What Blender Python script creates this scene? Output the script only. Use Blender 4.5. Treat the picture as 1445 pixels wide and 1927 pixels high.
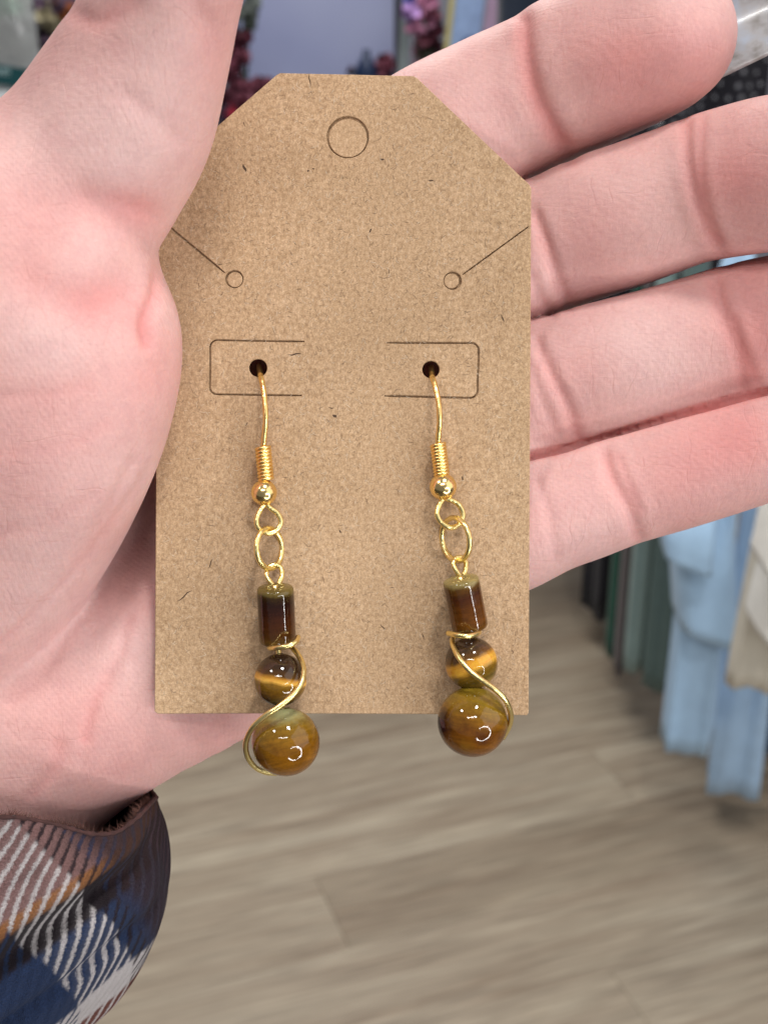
import bpy, bmesh, math, random
import numpy as np
from mathutils import Vector, Matrix

sc = bpy.context.scene
for o in list(bpy.data.objects):
    bpy.data.objects.remove(o)

# ------------------------------------------------------------------ camera
CAMH = 1.35                 # camera height above the floor (m)
PITCH = math.radians(24)    # looking down
DC = 180.0                  # camera to card (mm)
F = 14.0 * DC               # focal length in photo pixels
CX, CY = 722.5, 963.5
cp, sp = math.cos(PITCH), math.sin(PITCH)
FWD = Vector((0, cp, -sp)); UP = Vector((0, sp, cp)); RIGHT = Vector((1, 0, 0))

cam = bpy.data.cameras.new('camera')
camo = bpy.data.objects.new('camera', cam)
sc.collection.objects.link(camo)
camo.matrix_world = Matrix.Translation((0, 0, CAMH)) @ Matrix.Rotation(math.pi / 2 - PITCH, 4, 'X')
cam.sensor_fit = 'VERTICAL'; cam.sensor_height = 36.0; cam.sensor_width = 27.0
cam.lens = 36.0 * F / 1927.0
cam.clip_start = 0.005; cam.clip_end = 60
cam.dof.use_dof = True
cam.dof.focus_distance = (DC - 2.5) / 1000
cam.dof.aperture_fstop = cam.lens / 1.3
sc.camera = camo

# ------------------------------------------------------------------ world, lamps, exposure
w = bpy.data.worlds.new('World'); sc.world = w; w.use_nodes = True
w.node_tree.nodes['Background'].inputs[0].default_value = (0.95, 0.96, 1.0, 1)
w.node_tree.nodes['Background'].inputs[1].default_value = 0.20

# hand frame: origin at card centre, x right, y away from camera, z up in the picture
HM = Matrix.Translation(Vector((0, 0, CAMH)) + FWD * (DC / 1000)) @ Matrix(((1, 0, 0), (0, FWD.y, UP.y), (0, FWD.z, UP.z))).to_4x4()

def lamp(name, d, dist, power, size, size_y=None, shape='DISK', col=(1, 0.97, 0.93), roll=0.0, base=(0, 0, 0)):
    """area lamp in direction d (hand frame) from the jewellery, facing it"""
    l = bpy.data.lights.new(name, 'AREA'); l.shape = shape; l.size = size
    if size_y: l.size_y = size_y
    l.energy = power; l.color = col
    o = bpy.data.objects.new(name, l); sc.collection.objects.link(o)
    b = Vector(base)
    p = HM @ (b + Vector(d).normalized() * dist)
    z = (p - HM @ b).normalized()
    o.matrix_world = Matrix.Translation(p) @ z.to_track_quat('Z', 'Y').to_matrix().to_4x4() @ Matrix.Rotation(roll, 4, 'Z')
    return o

BB = (0.0, -0.005, -0.026)
lamp('ceiling_lamp', (-0.57, -0.52, 0.63), 2.0, 8, 0.26, base=BB)
lamp('ceiling_lamp', (0.175, -0.54, 0.82), 2.0, 21, 0.28, base=BB)
lamp('ceiling_tube', (-0.10, -0.91, 0.39), 2.0, 11, 1.1, 0.10, 'RECTANGLE', roll=math.radians(8), base=BB)
# ring light on the photographer's right, its circle open on one side
rd = Vector((0.50, -0.68, -0.50)).normalized(); rc = Vector(BB) + rd * 0.62
ru = rd.cross(Vector((0, 0, 1))).normalized(); rv = rd.cross(ru).normalized()
NR = 16
for i in range(NR):
    a = math.radians(-128 + 256 * i / (NR - 1))
    # start pointing to picture right
    p = rc + (-ru * math.cos(a) + rv * math.sin(a)) * 0.255
    l = bpy.data.lights.new('ring_lamp', 'AREA'); l.shape = 'RECTANGLE'; l.size = 0.082; l.size_y = 0.034
    l.energy = 3.7 / NR; l.color = (1, 0.98, 0.96)
    o = bpy.data.objects.new('ring_lamp', l); sc.collection.objects.link(o)
    tz = rd
    tx = (ru * math.sin(a) + rv * math.cos(a)).normalized()
    ty = tz.cross(tx).normalized()
    M = Matrix((tx, ty, tz)).transposed().to_4x4(); M.translation = p
    o.matrix_world = HM @ M
# broad, dim shop window on the right
lamp('shop_window', (0.86, -0.45, 0.30), 2.6, 30, 3.2, 2.8, 'RECTANGLE', col=(1.0, 0.98, 0.96))
# unseen fill lights added over the shop floor to brighten the background
for (lx, ly, e) in ((0.6, 1.55, 20), (-0.4, 2.5, 34)):
    l = bpy.data.lights.new('background_fill_light', 'AREA'); l.shape = 'RECTANGLE'; l.size = 1.2; l.size_y = 0.6; l.energy = e; l.color = (1, 0.97, 0.93)
    o = bpy.data.objects.new('background_fill_light', l); o.location = (lx, ly, 2.75); sc.collection.objects.link(o)

sc.view_settings.view_transform = 'Standard'
sc.view_settings.look = 'None'
sc.view_settings.exposure = 0.0
sc.view_settings.gamma = 1.0
sc.render.engine = 'CYCLES'
sc.cycles.use_denoising = True
sc.cycles.max_bounces = 8
sc.cycles.sample_clamp_indirect = 6

random.seed(7); rng = np.random.default_rng(7)

# ------------------------------------------------------------------ helpers
def P(px, py, Y=0.0):
    """photo pixel + depth (mm) -> hand frame point in metres"""
    k = (DC + Y) / DC / 14.0
    return Vector(((px - CX) * k, Y, (CY - py) * k)) * 0.001
def RR(rpx, Y=0.0):
    return rpx / 14.0 * (DC + Y) / DC * 0.001
def z_at(py, y):
    return CAMH - y * math.tan(PITCH + math.atan((py - CY) / F))
def x_at(px, z, y):
    return (px - CX) / F * (y * cp + (CAMH - z) * sp)

def link(o, parent=None):
    sc.collection.objects.link(o)
    if parent is not None: o.parent = parent
    return o
def tag(o, label=None, cat=None, group=None, kind=None):
    if label: o['label'] = label
    if cat: o['category'] = cat
    if group: o['group'] = group
    if kind: o['kind'] = kind
    return o
def mesh_obj(name, verts, faces, mat, parent=None, smooth=True, loc=None):
    me = bpy.data.meshes.new(name); me.from_pydata([tuple(v) for v in verts], [], faces)
    if smooth: me.shade_smooth()
    me.update()
    if mat: me.materials.append(mat)
    o = bpy.data.objects.new(name, me)
    if loc is not None: o.location = loc
    return link(o, parent)
def empty(name, M):
    o = bpy.data.objects.new(name, None); o.empty_display_size = 0.01
    link(o); o.matrix_world = M
    return o
def spline(pts, per=8, closed=False):
    """Catmull-Rom through n-dim points"""
    A = np.array([list(p) for p in pts], float); n = len(A); out = []
    segs = n if closed else n - 1
    for i in range(segs):
        if closed:
            p0, p1, p2, p3 = A[(i - 1) % n], A[i], A[(i + 1) % n], A[(i + 2) % n]
        else:
            p1, p2 = A[i], A[i + 1]
            p0 = A[i - 1] if i > 0 else 2 * p1 - p2
            p3 = A[i + 2] if i + 2 < n else 2 * p2 - p1
        for j in range(per):
            t = j / per
            out.append(0.5 * ((2 * p1) + (-p0 + p2) * t + (2 * p0 - 5 * p1 + 4 * p2 - p3) * t * t + (-p0 + 3 * p1 - 3 * p2 + p3) * t ** 3))
    if not closed: out.append(A[-1])
    return np.array(out)
def tube_geo(pts, r, n=10, closed=False, hammer=0.0, seed=0):
    """swept tube; returns verts, faces"""
    pts = [Vector(p) for p in pts]; m = len(pts); rg = random.Random(seed)
    T = []
    for i in range(m):
        a = pts[(i - 1) % m] if (closed or i > 0) else pts[i]
        b = pts[(i + 1) % m] if (closed or i < m - 1) else pts[i]
        T.append((b - a).normalized())
    N = [T[0].orthogonal().normalized()]
    for i in range(1, m):
        q = T[i - 1].rotation_difference(T[i]); N.append((q @ N[-1]).normalized())
    tw = 0
    if closed:
        q = T[-1].rotation_difference(T[0]); e = q @ N[-1]
        tw = math.atan2(e.cross(N[0]).dot(T[0]), e.dot(N[0]))
    V, Fc = [], []
    for i in range(m):
        N_ = Matrix.Rotation(tw * i / m, 3, T[i]) @ N[i] if closed else N[i]
        B_ = T[i].cross(N_)
        rr = r[i] if hasattr(r, '__len__') else r
        rr *= 1 + hammer * (rg.random() - 0.5) * 2
        for j in range(n):
            a = 2 * math.pi * j / n
            V.append(pts[i] + (N_ * math.cos(a) + B_ * math.sin(a)) * rr)
    for i in range(m if closed else m - 1):
        i2 = (i + 1) % m
        for j in range(n):
            j2 = (j + 1) % n
            Fc.append((i * n + j, i * n + j2, i2 * n + j2, i2 * n + j))
    if not closed:
        Fc.append(tuple(reversed(range(n)))); Fc.append(tuple((m - 1) * n + j for j in range(n)))
    return V, Fc
def lathe(profile, n=32):
    """profile [(r,z)] -> verts/faces around z"""
    V, Fc = [], []
    for (r, z) in profile:
        for j in range(n):
            a = 2 * math.pi * j / n
            V.append((r * math.cos(a), r * math.sin(a), z))
    for i in range(len(profile) - 1):
        for j in range(n):
            j2 = (j + 1) % n
            Fc.append((i * n + j, i * n + j2, (i + 1) * n + j2, (i + 1) * n + j))
    return V, Fc
def box_geo(x0, x1, y0, y1, z0, z1):
    V = [(x, y, z) for x in (x0, x1) for y in (y0, y1) for z in (z0, z1)]
    return V, [(0, 1, 3, 2), (4, 6, 7, 5), (0, 4, 5, 1), (2, 3, 7, 6), (0, 2, 6, 4), (1, 5, 7, 3)]
def merge(parts):
    V, Fc = [], []
    for v, f in parts:
        k = len(V); V += [tuple(x) for x in v]; Fc += [tuple(i + k for i in q) for q in f]
    return V, Fc

# ---- node helpers
class Mat:
    def __init__(s, name):
        s.m = bpy.data.materials.new(name); s.m.use_nodes = True
        s.t = s.m.node_tree; s.b = s.t.nodes['Principled BSDF']
    def n(s, typ, **kw):
        nd = s.t.nodes.new(typ)
        for k, v in kw.items(): setattr(nd, k, v)
        return nd
    def l(s, a, b): s.t.links.new(a, b)
    def coord(s, which='Object', scale=(1, 1, 1), rot=(0, 0, 0), loc=(0, 0, 0)):
        tc = s.n('ShaderNodeTexCoord'); mp = s.n('ShaderNodeMapping')
        mp.inputs['Scale'].default_value = scale; mp.inputs['Rotation'].default_value = rot; mp.inputs['Location'].default_value = loc
        s.l(tc.outputs[which], mp.inputs['Vector']); return mp.outputs['Vector']
    def noise(s, vec, scale, detail=4, rough=0.55, dist=0.0):
        nd = s.n('ShaderNodeTexNoise'); nd.inputs['Scale'].default_value = scale
        nd.inputs['Detail'].default_value = detail; nd.inputs['Roughness'].default_value = rough; nd.inputs['Distortion'].default_value = dist
        s.l(vec, nd.inputs['Vector']); return nd.outputs['Fac']
    def ramp(s, fac, stops, interp='LINEAR'):
        nd = s.n('ShaderNodeValToRGB'); cr = nd.color_ramp; cr.interpolation = interp
        while len(cr.elements) < len(stops): cr.elements.new(0.5)
        for e, (p, c) in zip(cr.elements, stops):
            e.position = p; e.color = (*c, 1) if len(c) == 3 else c
        s.l(fac, nd.inputs['Fac']); return nd.outputs['Color']
    def math(s, op, a, b=None, clamp=False):
        nd = s.n('ShaderNodeMath', operation=op); nd.use_clamp = clamp
        for i, x in enumerate((a, b)):
            if x is None: continue
            if isinstance(x, (int, float)): nd.inputs[i].default_value = x
            else: s.l(x, nd.inputs[i])
        return nd.outputs[0]
    def mix(s, fac, a, b, mode='MIX'):
        nd = s.n('ShaderNodeMix', data_type='RGBA', blend_type=mode)
        for sock, x in ((nd.inputs['Factor'], fac), (nd.inputs['A'], a), (nd.inputs['B'], b)):
            if isinstance(x, (int, float)): sock.default_value = x
            elif isinstance(x, tuple): sock.default_value = (*x, 1) if len(x) == 3 else x
            else: s.l(x, sock)
        return nd.outputs['Result']
    def bump(s, h, strength, dist, normal=None):
        nd = s.n('ShaderNodeBump'); nd.inputs['Strength'].default_value = strength; nd.inputs['Distance'].default_value = dist
        s.l(h, nd.inputs['Height'])
        if normal: s.l(normal, nd.inputs['Normal'])
        return nd.outputs['Normal']
    def set(s, **kw):
        for k, v in kw.items():
            sock = s.b.inputs[k.replace('_', ' ')]
            if isinstance(v, (int, float)): sock.default_value = v
            elif isinstance(v, tuple): sock.default_value = (*v, 1) if (len(v) == 3 and sock.type == 'RGBA') else v
            else: s.l(v, sock)
        return s
def simple(name, col, rough=0.7, var=0.12, scale=40, **kw):
    m = Mat(name); v = m.coord()
    c = m.ramp(m.noise(v, scale), [(0.3, tuple(x * (1 - var) for x in col)), (0.7, tuple(min(1, x * (1 + var)) for x in col))])
    m.set(Base_Color=c, Roughness=rough, **kw); return m.m

# ------------------------------------------------------------------ floor
def floor_mat():
    m = Mat('laminate_wood'); oi = m.n('ShaderNodeObjectInfo')
    tc = m.n('ShaderNodeTexCoord'); off = m.n('ShaderNodeVectorMath', operation='MULTIPLY_ADD')
    cb = m.n('ShaderNodeCombineXYZ'); 
    for k in range(2): m.l(oi.outputs['Random'], cb.inputs[k])
    off.inputs[1].default_value = (1, 1, 1); m.l(tc.outputs['Object'], off.inputs[0])
    mu = m.n('ShaderNodeVectorMath', operation='SCALE'); mu.inputs['Scale'].default_value = 37.0; m.l(cb.outputs[0], mu.inputs[0])
    m.l(mu.outputs[0], off.inputs[2])
    mp = m.n('ShaderNodeMapping'); mp.inputs['Scale'].default_value = (1.3, 16, 16); m.l(off.outputs[0], mp.inputs['Vector'])
    g = m.noise(mp.outputs[0], 1.6, 5, 0.6, 0.6)
    c = m.ramp(g, [(0.26, (0.20, 0.15, 0.105)), (0.42, (0.265, 0.215, 0.162)), (0.58, (0.325, 0.275, 0.212)), (0.78, (0.40, 0.35, 0.28))])
    mp2 = m.n('ShaderNodeMapping'); mp2.inputs['Scale'].default_value = (4, 90, 90); m.l(off.outputs[0], mp2.inputs['Vector'])
    g2 = m.noise(mp2.outputs[0], 2.0, 3)
    c = m.mix(0.35, c, m.ramp(g2, [(0.35, (0.2, 0.17, 0.14)), (0.65, (0.9, 0.88, 0.85))]), 'OVERLAY')
    tone = m.ramp(oi.outputs['Random'], [(0.0, (0.80, 0.78, 0.75)), (0.5, (0.98, 0.98, 0.97)), (1.0, (1.1, 1.12, 1.12))])
    c = m.mix(1.0, c, tone, 'MULTIPLY')
    m.set(Base_Color=c, Roughness=m.ramp(g, [(0.3, (0.5,) * 3), (0.7, (0.36,) * 3)]))
    return m.m
fm = floor_mat()
fv, ff = box_geo(-7, 7, -4, 9, -0.1, -0.006)
floor = mesh_obj('floor', fv, ff, simple('floor_underlay', (0.1, 0.085, 0.07), 0.8), smooth=False)
tag(floor, kind='structure')
PA = math.radians(20); PL, PW = 1.26, 0.165
bm = bmesh.new(); bmesh.ops.create_cube(bm, size=1)
for v in bm.verts: v.co = Vector((v.co.x * (PL - 0.0005), v.co.y * (PW - 0.0005), v.co.z * 0.006 - 0.003))
bmesh.ops.bevel(bm, geom=[e for e in bm.edges if all(v.co.z > -0.001 for v in e.verts)], offset=0.0006, segments=1, affect='EDGES')
plank_me = bpy.data.meshes.new('plank'); bm.to_mesh(plank_me); bm.free(); plank_me.materials.append(fm)
for r in range(-12, 30):
    for k in range(-4, 6):
        u = (k + 0.37 * ((r * 2) % 5) * 0.5 + 0.13) * PL; v = r * PW + 0.35
        x = u * math.cos(PA) - v * math.sin(PA); y = u * math.sin(PA) + v * math.cos(PA)
        if not (-2.6 < x < 3.4 and -0.2 < y < 4.5): continue
        o = bpy.data.objects.new('plank', plank_me); o.location = (x, y, 0); o.rotation_euler = (0, 0, PA); link(o, floor)

# back wall
wv, wf = box_geo(-4, 5, 4.6, 4.75, 0, 2.8)
tag(mesh_obj('back_wall', wv, wf, simple('wall_paint', (0.30, 0.31, 0.37), 0.85), smooth=False), kind='structure')

# ------------------------------------------------------------------ skin
def skin_mat():
    m = Mat('skin'); v = m.coord('Object', (1000, 1000, 1000))       # mm
    at = m.n('ShaderNodeAttribute', attribute_name='blush'); bl = at.outputs['Fac']
    at2 = m.n('ShaderNodeAttribute', attribute_name='pale'); pa = at2.outputs['Fac']
    n1 = m.noise(v, 0.055, 3, 0.5); n2 = m.noise(v, 0.28, 4, 0.6); n3 = m.noise(v, 1.6, 4, 0.6)
    base = m.ramp(n1, [(0.35, (0.64, 0.365, 0.345)), (0.65, (0.71, 0.445, 0.42))])
    red = m.math('ADD', m.math('MULTIPLY', bl, 1.0), m.math('MULTIPLY', m.math('SUBTRACT', n2, 0.5), 0.5), clamp=True)
    c = m.mix(m.math('MULTIPLY', red, 0.85, True), base, (0.66, 0.225, 0.215))
    c = m.mix(m.math('MULTIPLY', pa, 0.75, True), c, (0.74, 0.52, 0.505))
    # mottling of the palm
    mot = m.ramp(n2, [(0.36, (0.90, 0.80, 0.82)), (0.52, (1, 1, 1)), (0.68, (1.06, 1.10, 1.08))])
    c = m.mix(0.4, c, mot, 'MULTIPLY')
    fine = m.ramp(n3, [(0.3, (0.93, 0.90, 0.90)), (0.7, (1.05, 1.06, 1.05))])
    c = m.mix(0.8, c, fine, 'MULTIPLY')
    # thin flexure lines, broken up so that only stretches of them show
    def lines(sc_, ang, wid, seed):
        mp = m.n('ShaderNodeMapping'); mp.inputs['Scale'].default_value = sc_; mp.inputs['Rotation'].default_value = (0, math.radians(ang), 0); mp.inputs['Location'].default_value = (seed, seed * 2, seed)
        nv = m.n('ShaderNodeTexNoise'); nv.inputs['Scale'].default_value = 0.12; m.l(v, nv.inputs['Vector'])
        wr = m.n('ShaderNodeVectorMath', operation='MULTIPLY_ADD'); wr.inputs[1].default_value = (5, 5, 5); m.l(nv.outputs['Color'], wr.inputs[0]); m.l(v, wr.inputs[2])
        m.l(wr.outputs[0], mp.inputs['Vector'])
        vo = m.n('ShaderNodeTexVoronoi', feature='DISTANCE_TO_EDGE'); vo.inputs['Scale'].default_value = 1.0; m.l(mp.outputs[0], vo.inputs['Vector'])
        k = m.ramp(vo.outputs['Distance'], [(0.0, (1, 1, 1)), (wid, (0, 0, 0))])
        msk = m.ramp(m.noise(v, 0.16 + 0.01 * seed, 2), [(0.48, (0, 0, 0)), (0.62, (1, 1, 1))])
        return m.mix(1.0, k, msk, 'MULTIPLY')
    l1 = lines((0.05, 0.08, 0.20), 32, 0.030, 1.3); l2 = lines((0.24, 0.12, 0.06), -16, 0.034, 4.1)
    ll = m.math('ADD', l1, l2, True)
    c = m.mix(m.math('MULTIPLY', ll, 0.11), c, (0.50, 0.20, 0.17))
    # ridges and fine lines
    wv = m.n('ShaderNodeTexWave', wave_type='BANDS', bands_direction='DIAGONAL'); wv.inputs['Scale'].default_value = 0.62
    wv.inputs['Distortion'].default_value = 7; wv.inputs['Detail'].default_value = 2; wv.inputs['Detail Scale'].default_value = 0.12
    m.l(v, wv.inputs['Vector'])
    mpv = m.n('ShaderNodeMapping'); mpv.inputs['Scale'].default_value = (0.32, 1.0, 2.6); mpv.inputs['Rotation'].default_value = (0, math.radians(38), 0)
    m.l(v, mpv.inputs['Vector']); ln = m.noise(mpv.outputs[0], 1.0, 4, 0.65, 0.5)
    mpw = m.n('ShaderNodeMapping'); mpw.inputs['Scale'].default_value = (2.4, 1.0, 0.35); mpw.inputs['Rotation'].default_value = (0, math.radians(-14), 0)
    m.l(v, mpw.inputs['Vector']); ln2 = m.noise(mpw.outputs[0], 1.1, 4, 0.65, 0.4)
    h = m.math('ADD', m.math('MULTIPLY', wv.outputs['Fac'], 0.16), m.math('ADD', m.math('ADD', m.math('MULTIPLY', ln, 0.9), m.math('MULTIPLY', ln2, 0.8)), m.math('MULTIPLY', n3, 0.7)))
    h = m.math('SUBTRACT', h, m.math('MULTIPLY', ll, 0.34))
    nb = m.bump(h, 0.5, 0.00013)
    m.set(Base_Color=c, Roughness=m.ramp(n3, [(0.3, (0.44,) * 3), (0.7, (0.58,) * 3)]), Normal=nb,
          Subsurface_Weight=0.22, Subsurface_Radius=(1.0, 0.32, 0.18), Subsurface_Scale=0.0022, Specular_IOR_Level=0.45)
    return m.m

H = 0.55
X0, X1, Y0, Y1, Z0, Z1 = -84., 88., -52., 50., -96., 106.
gx = np.arange(X0, X1, H, dtype=np.float32); gy = np.arange(Y0, Y1, H, dtype=np.float32); gz = np.arange(Z0, Z1, H, dtype=np.float32)
BIG = np.float32(40.0)
def new_field(): return np.full((len(gx), len(gy), len(gz)), BIG, np.float32)
def chain(field, pts, per=5, margin=9.0):
    """tapered tube through (px,py,Y,rpx[,flat]) points, union into field (mm)"""
    Q = []
    for p in pts:
        v = P(p[0], p[1], p[2]) * 1000
        Q.append((v.x, v.y, v.z, RR(p[3], p[2]) * 1000))
    S = spline(Q, per).astype(np.float32)
    for a, b in zip(S[:-1], S[1:]):
        rm = max(a[3], b[3]) + margin
        lo = np.minimum(a[:3], b[:3]) - rm; hi = np.maximum(a[:3], b[:3]) + rm
        i0, i1 = np.searchsorted(gx, [lo[0], hi[0]]); j0, j1 = np.searchsorted(gy, [lo[1], hi[1]]); k0, k1 = np.searchsorted(gz, [lo[2], hi[2]])
        if i1 <= i0 or j1 <= j0 or k1 <= k0: continue
        x = gx[i0:i1, None, None] - a[0]; y = gy[None, j0:j1, None] - a[1]; z = gz[None, None, k0:k1] - a[2]
        d = b[:3] - a[:3]; L = float(d @ d) + 1e-9
        t = np.clip((x * d[0] + y * d[1] + z * d[2]) / np.float32(L), 0, 1)
        e = np.sqrt((x - t * d[0]) ** 2 + (y - t * d[1]) ** 2 + (z - t * d[2]) ** 2) - (a[3] + (b[3] - a[3]) * t)
        sub = field[i0:i1, j0:j1, k0:k1]
        np.minimum(sub, e, out=sub)
    return field
def smin(a, b, k):
    h = np.maximum(np.float32(k) - np.abs(a - b), 0) / np.float32(k)
    return np.minimum(a, b) - h * h * np.float32(k * 0.25)

def build_hand():
    palm = chain(new_field(), [(60, 1000, 20, 150), (300, 700, 15, 145), (600, 440, 14, 135), (830, 268, 12, 130)])
    palm = smin(palm, chain(new_field(), [(60, 1120, 23, 160), (380, 840, 22, 150), (700, 620, 18, 130), (900, 500, 12, 118)]), 7)
    palm = smin(palm, chain(new_field(), [(60, 1220, 24, 170), (400, 1040, 26, 150), (720, 850, 22, 130), (920, 752, 12, 116)]), 7)
    palm = smin(palm, chain(new_field(), [(60, 1330, 19, 215), (280, 1245, 17, 206), (520, 1150, 17, 172), (740, 1065, 15, 136), (940, 992, 11, 112)]), 7)
    palm = smin(palm, chain(new_field(), [(60, 1300, 20, 240), (-50, 1470, 22, 238), (-70, 1640, 23, 232), (-130, 1800, 25, 225), (-200, 1900, 27, 200)]), 8)
    # fingers
    idx = chain(new_field(), [(700, 325, 16, 132), (830, 262, 12.5, 133), (930, 212, 11.2, 143), (1012, 174, 9.3, 141), (1075, 142, 6.6, 147), (1150, 108, 3.0, 149), (1215, 82, 0.2, 144), (1248, 68, -1.5, 135)], per=6)
    mid = chain(new_field(), [(780, 570, 19, 118), (900, 520, 12.5, 124), (1010, 470, 10.8, 129), (1060, 450, 9.8, 131), (1170, 411, 5.5, 138), (1275, 372, 2.0, 136), (1320, 358, 0.5, 137), (1450, 330, -5.5, 146), (1590, 310, -12, 140), (1690, 290, -16, 132), (1790, 275, -20, 108)], per=6)
    rng_ = chain(new_field(), [(780, 810, 19, 112), (900, 765, 12.5, 118), (1010, 726, 10.6, 125), (1060, 711, 9.6, 124), (1170, 681, 7, 127), (1290, 648, 5.0, 127), (1360, 628, 4.0, 126), (1460, 606, 1.0, 130), (1580, 578, -3.5, 118), (1680, 556, -7, 100)], per=6)
    pnk = chain(new_field(), [(780, 1050, 17, 112), (900, 1010, 11.5, 112), (1000, 976, 9.6, 111), (1090, 947, 8.2, 110), (1170, 920, 7.2, 106), (1260, 891, 5.5, 109), (1380, 853, 3.0, 109), (1480, 824, 0.5, 103), (1560, 800, -2, 82)], per=6)
    # thumb: distal part and ball, folded over the thenar
    thb = chain(new_field(), [(390, -420, -28, 105), (370, -300, -28, 132), (342, -120, -27, 130), (311, 0, -22.5, 134), (274, 110, -18, 149), (222, 225, -13.5, 173), (166, 320, -10.5, 178), (128, 420, -10, 163), (112, 510, -10, 173), (80, 590, -10, 166)], per=6)
    web = chain(new_field(), [(-80, 440, -12, 205), (-50, 540, -9, 232), (0, 700, -4, 250), (-20, 950, 4, 230)], per=5)
    thn = chain(new_field(), [(150, 560, -7.5, 150), (168, 640, -8.5, 166), (150, 740, -8.0, 172), (112, 850, -6.0, 172), (50, 980, -1.0, 168), (-40, 1120, 4.0, 165), (-120, 1250, 8, 170)], per=6)
    th = smin(smin(thb, web, 7), thn, 1.4)
    d = smin(palm, th, 1.2)
    deep = [(idx, 5), (mid, 5), (rng_, 5), (pnk, 5)]
    pf = d.copy()
    for f, k in deep:
        d = smin(d, smin(pf, f, k), 0.9)
    d = smin(d, smin(rng_, pnk, 1.8), 0.3)
    for f1, f2, am in ((idx, mid, 1.0), (mid, rng_, 0.95)):
        m_ = (np.maximum(f1, f2) < 3.0) & (d > -4)
        a_, b_ = f1[m_], f2[m_]
        d[m_] += am * np.exp(-((a_ - b_) / 0.95) ** 2) * np.clip(1.6 - 0.5 * np.maximum(a_, b_), 0, 1)
    return d

def surface_nets(Fd):
    S = Fd < 0
    nx, ny, nz = Fd.shape
    c = np.zeros((nx - 1, ny - 1, nz - 1), np.int8)
    for dx in (0, 1):
        for dy in (0, 1):
            for dz in (0, 1):
                c += S[dx:nx - 1 + dx, dy:ny - 1 + dy, dz:nz - 1 + dz]
    act = (c > 0) & (c < 8)
    ids = np.full(act.shape, -1, np.int32); I = np.argwhere(act); ids[act] = np.arange(len(I))
    acc = np.zeros((len(I), 3), np.float64); cnt = np.zeros(len(I))
    corners = [(dx, dy, dz) for dx in (0, 1) for dy in (0, 1) for dz in (0, 1)]
    vals = {cn: Fd[I[:, 0] + cn[0], I[:, 1] + cn[1], I[:, 2] + cn[2]] for cn in corners}
    for cn in corners:
        for ax in range(3):
            if cn[ax]: continue
            c2 = list(cn); c2[ax] = 1; c2 = tuple(c2)
            a, b = vals[cn], vals[c2]; mk = (a < 0) != (b < 0)
            t = np.where(mk, a / np.where(mk, a - b, 1), 0)
            p = np.tile(np.array(cn, float), (len(I), 1)); p[:, ax] += t
            acc[mk] += p[mk]; cnt[mk] += 1
    V = I + acc / cnt[:, None]
    V = V * H + np.array([gx[0], gy[0], gz[0]])
    quads = []
    for ax in range(3):
        o1, o2 = [(1, 2), (2, 0), (0, 1)][ax]
        sl0 = [slice(1, -1)] * 3; sl0[ax] = slice(0, -1)
        sl1 = [slice(1, -1)] * 3; sl1[ax] = slice(1, None)
        a = S[tuple(sl0)]; b = S[tuple(sl1)]
        E = np.argwhere(a != b); fl = a[a != b]
        E = E.copy()
        for q in range(3):
            if q != ax: E[:, q] += 1
        def idat(d1, d2):
            J = E.copy(); J[:, o1] += d1; J[:, o2] += d2
            return ids[J[:, 0], J[:, 1], J[:, 2]]
        q = np.stack([idat(-1, -1), idat(0, -1), idat(0, 0), idat(-1, 0)], 1)
        q[~fl] = q[~fl][:, ::-1]
        quads.append(q)
    return V, np.concatenate(quads)

def vnormals(V, Q):
    n = np.cross(V[Q[:, 2]] - V[Q[:, 0]], V[Q[:, 3]] - V[Q[:, 1]])
    N = np.zeros_like(V)
    for k in range(4): 
        for ax in range(3): N[:, ax] += np.bincount(Q[:, k], n[:, ax], len(V))
    return N / (np.linalg.norm(N, axis=1, keepdims=True) + 1e-12)
def smooth(V, Q, it, lam=0.5):
    e = np.concatenate([Q[:, [0, 1]], Q[:, [1, 2]], Q[:, [2, 3]], Q[:, [3, 0]]])
    deg = np.bincount(e[:, 0], minlength=len(V)) + np.bincount(e[:, 1], minlength=len(V))
    for s in range(it):
        A = np.zeros_like(V)
        for ax in range(3):
            A[:, ax] = np.bincount(e[:, 0], V[e[:, 1], ax], len(V)) + np.bincount(e[:, 1], V[e[:, 0], ax], len(V))
        V = V + lam * (A / np.maximum(deg, 1)[:, None] - V)
    return V

def seg_dist(px, py, pts):
    D2 = np.full(len(px), 1e9)
    for a, b in zip(pts[:-1], pts[1:]):
        dx, dy = b[0] - a[0], b[1] - a[1]
        t = np.clip(((px - a[0]) * dx + (py - a[1]) * dy) / (dx * dx + dy * dy + 1e-9), 0, 1)
        D2 = np.minimum(D2, (px - a[0] - t * dx) ** 2 + (py - a[1] - t * dy) ** 2)
    return np.sqrt(D2)

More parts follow.
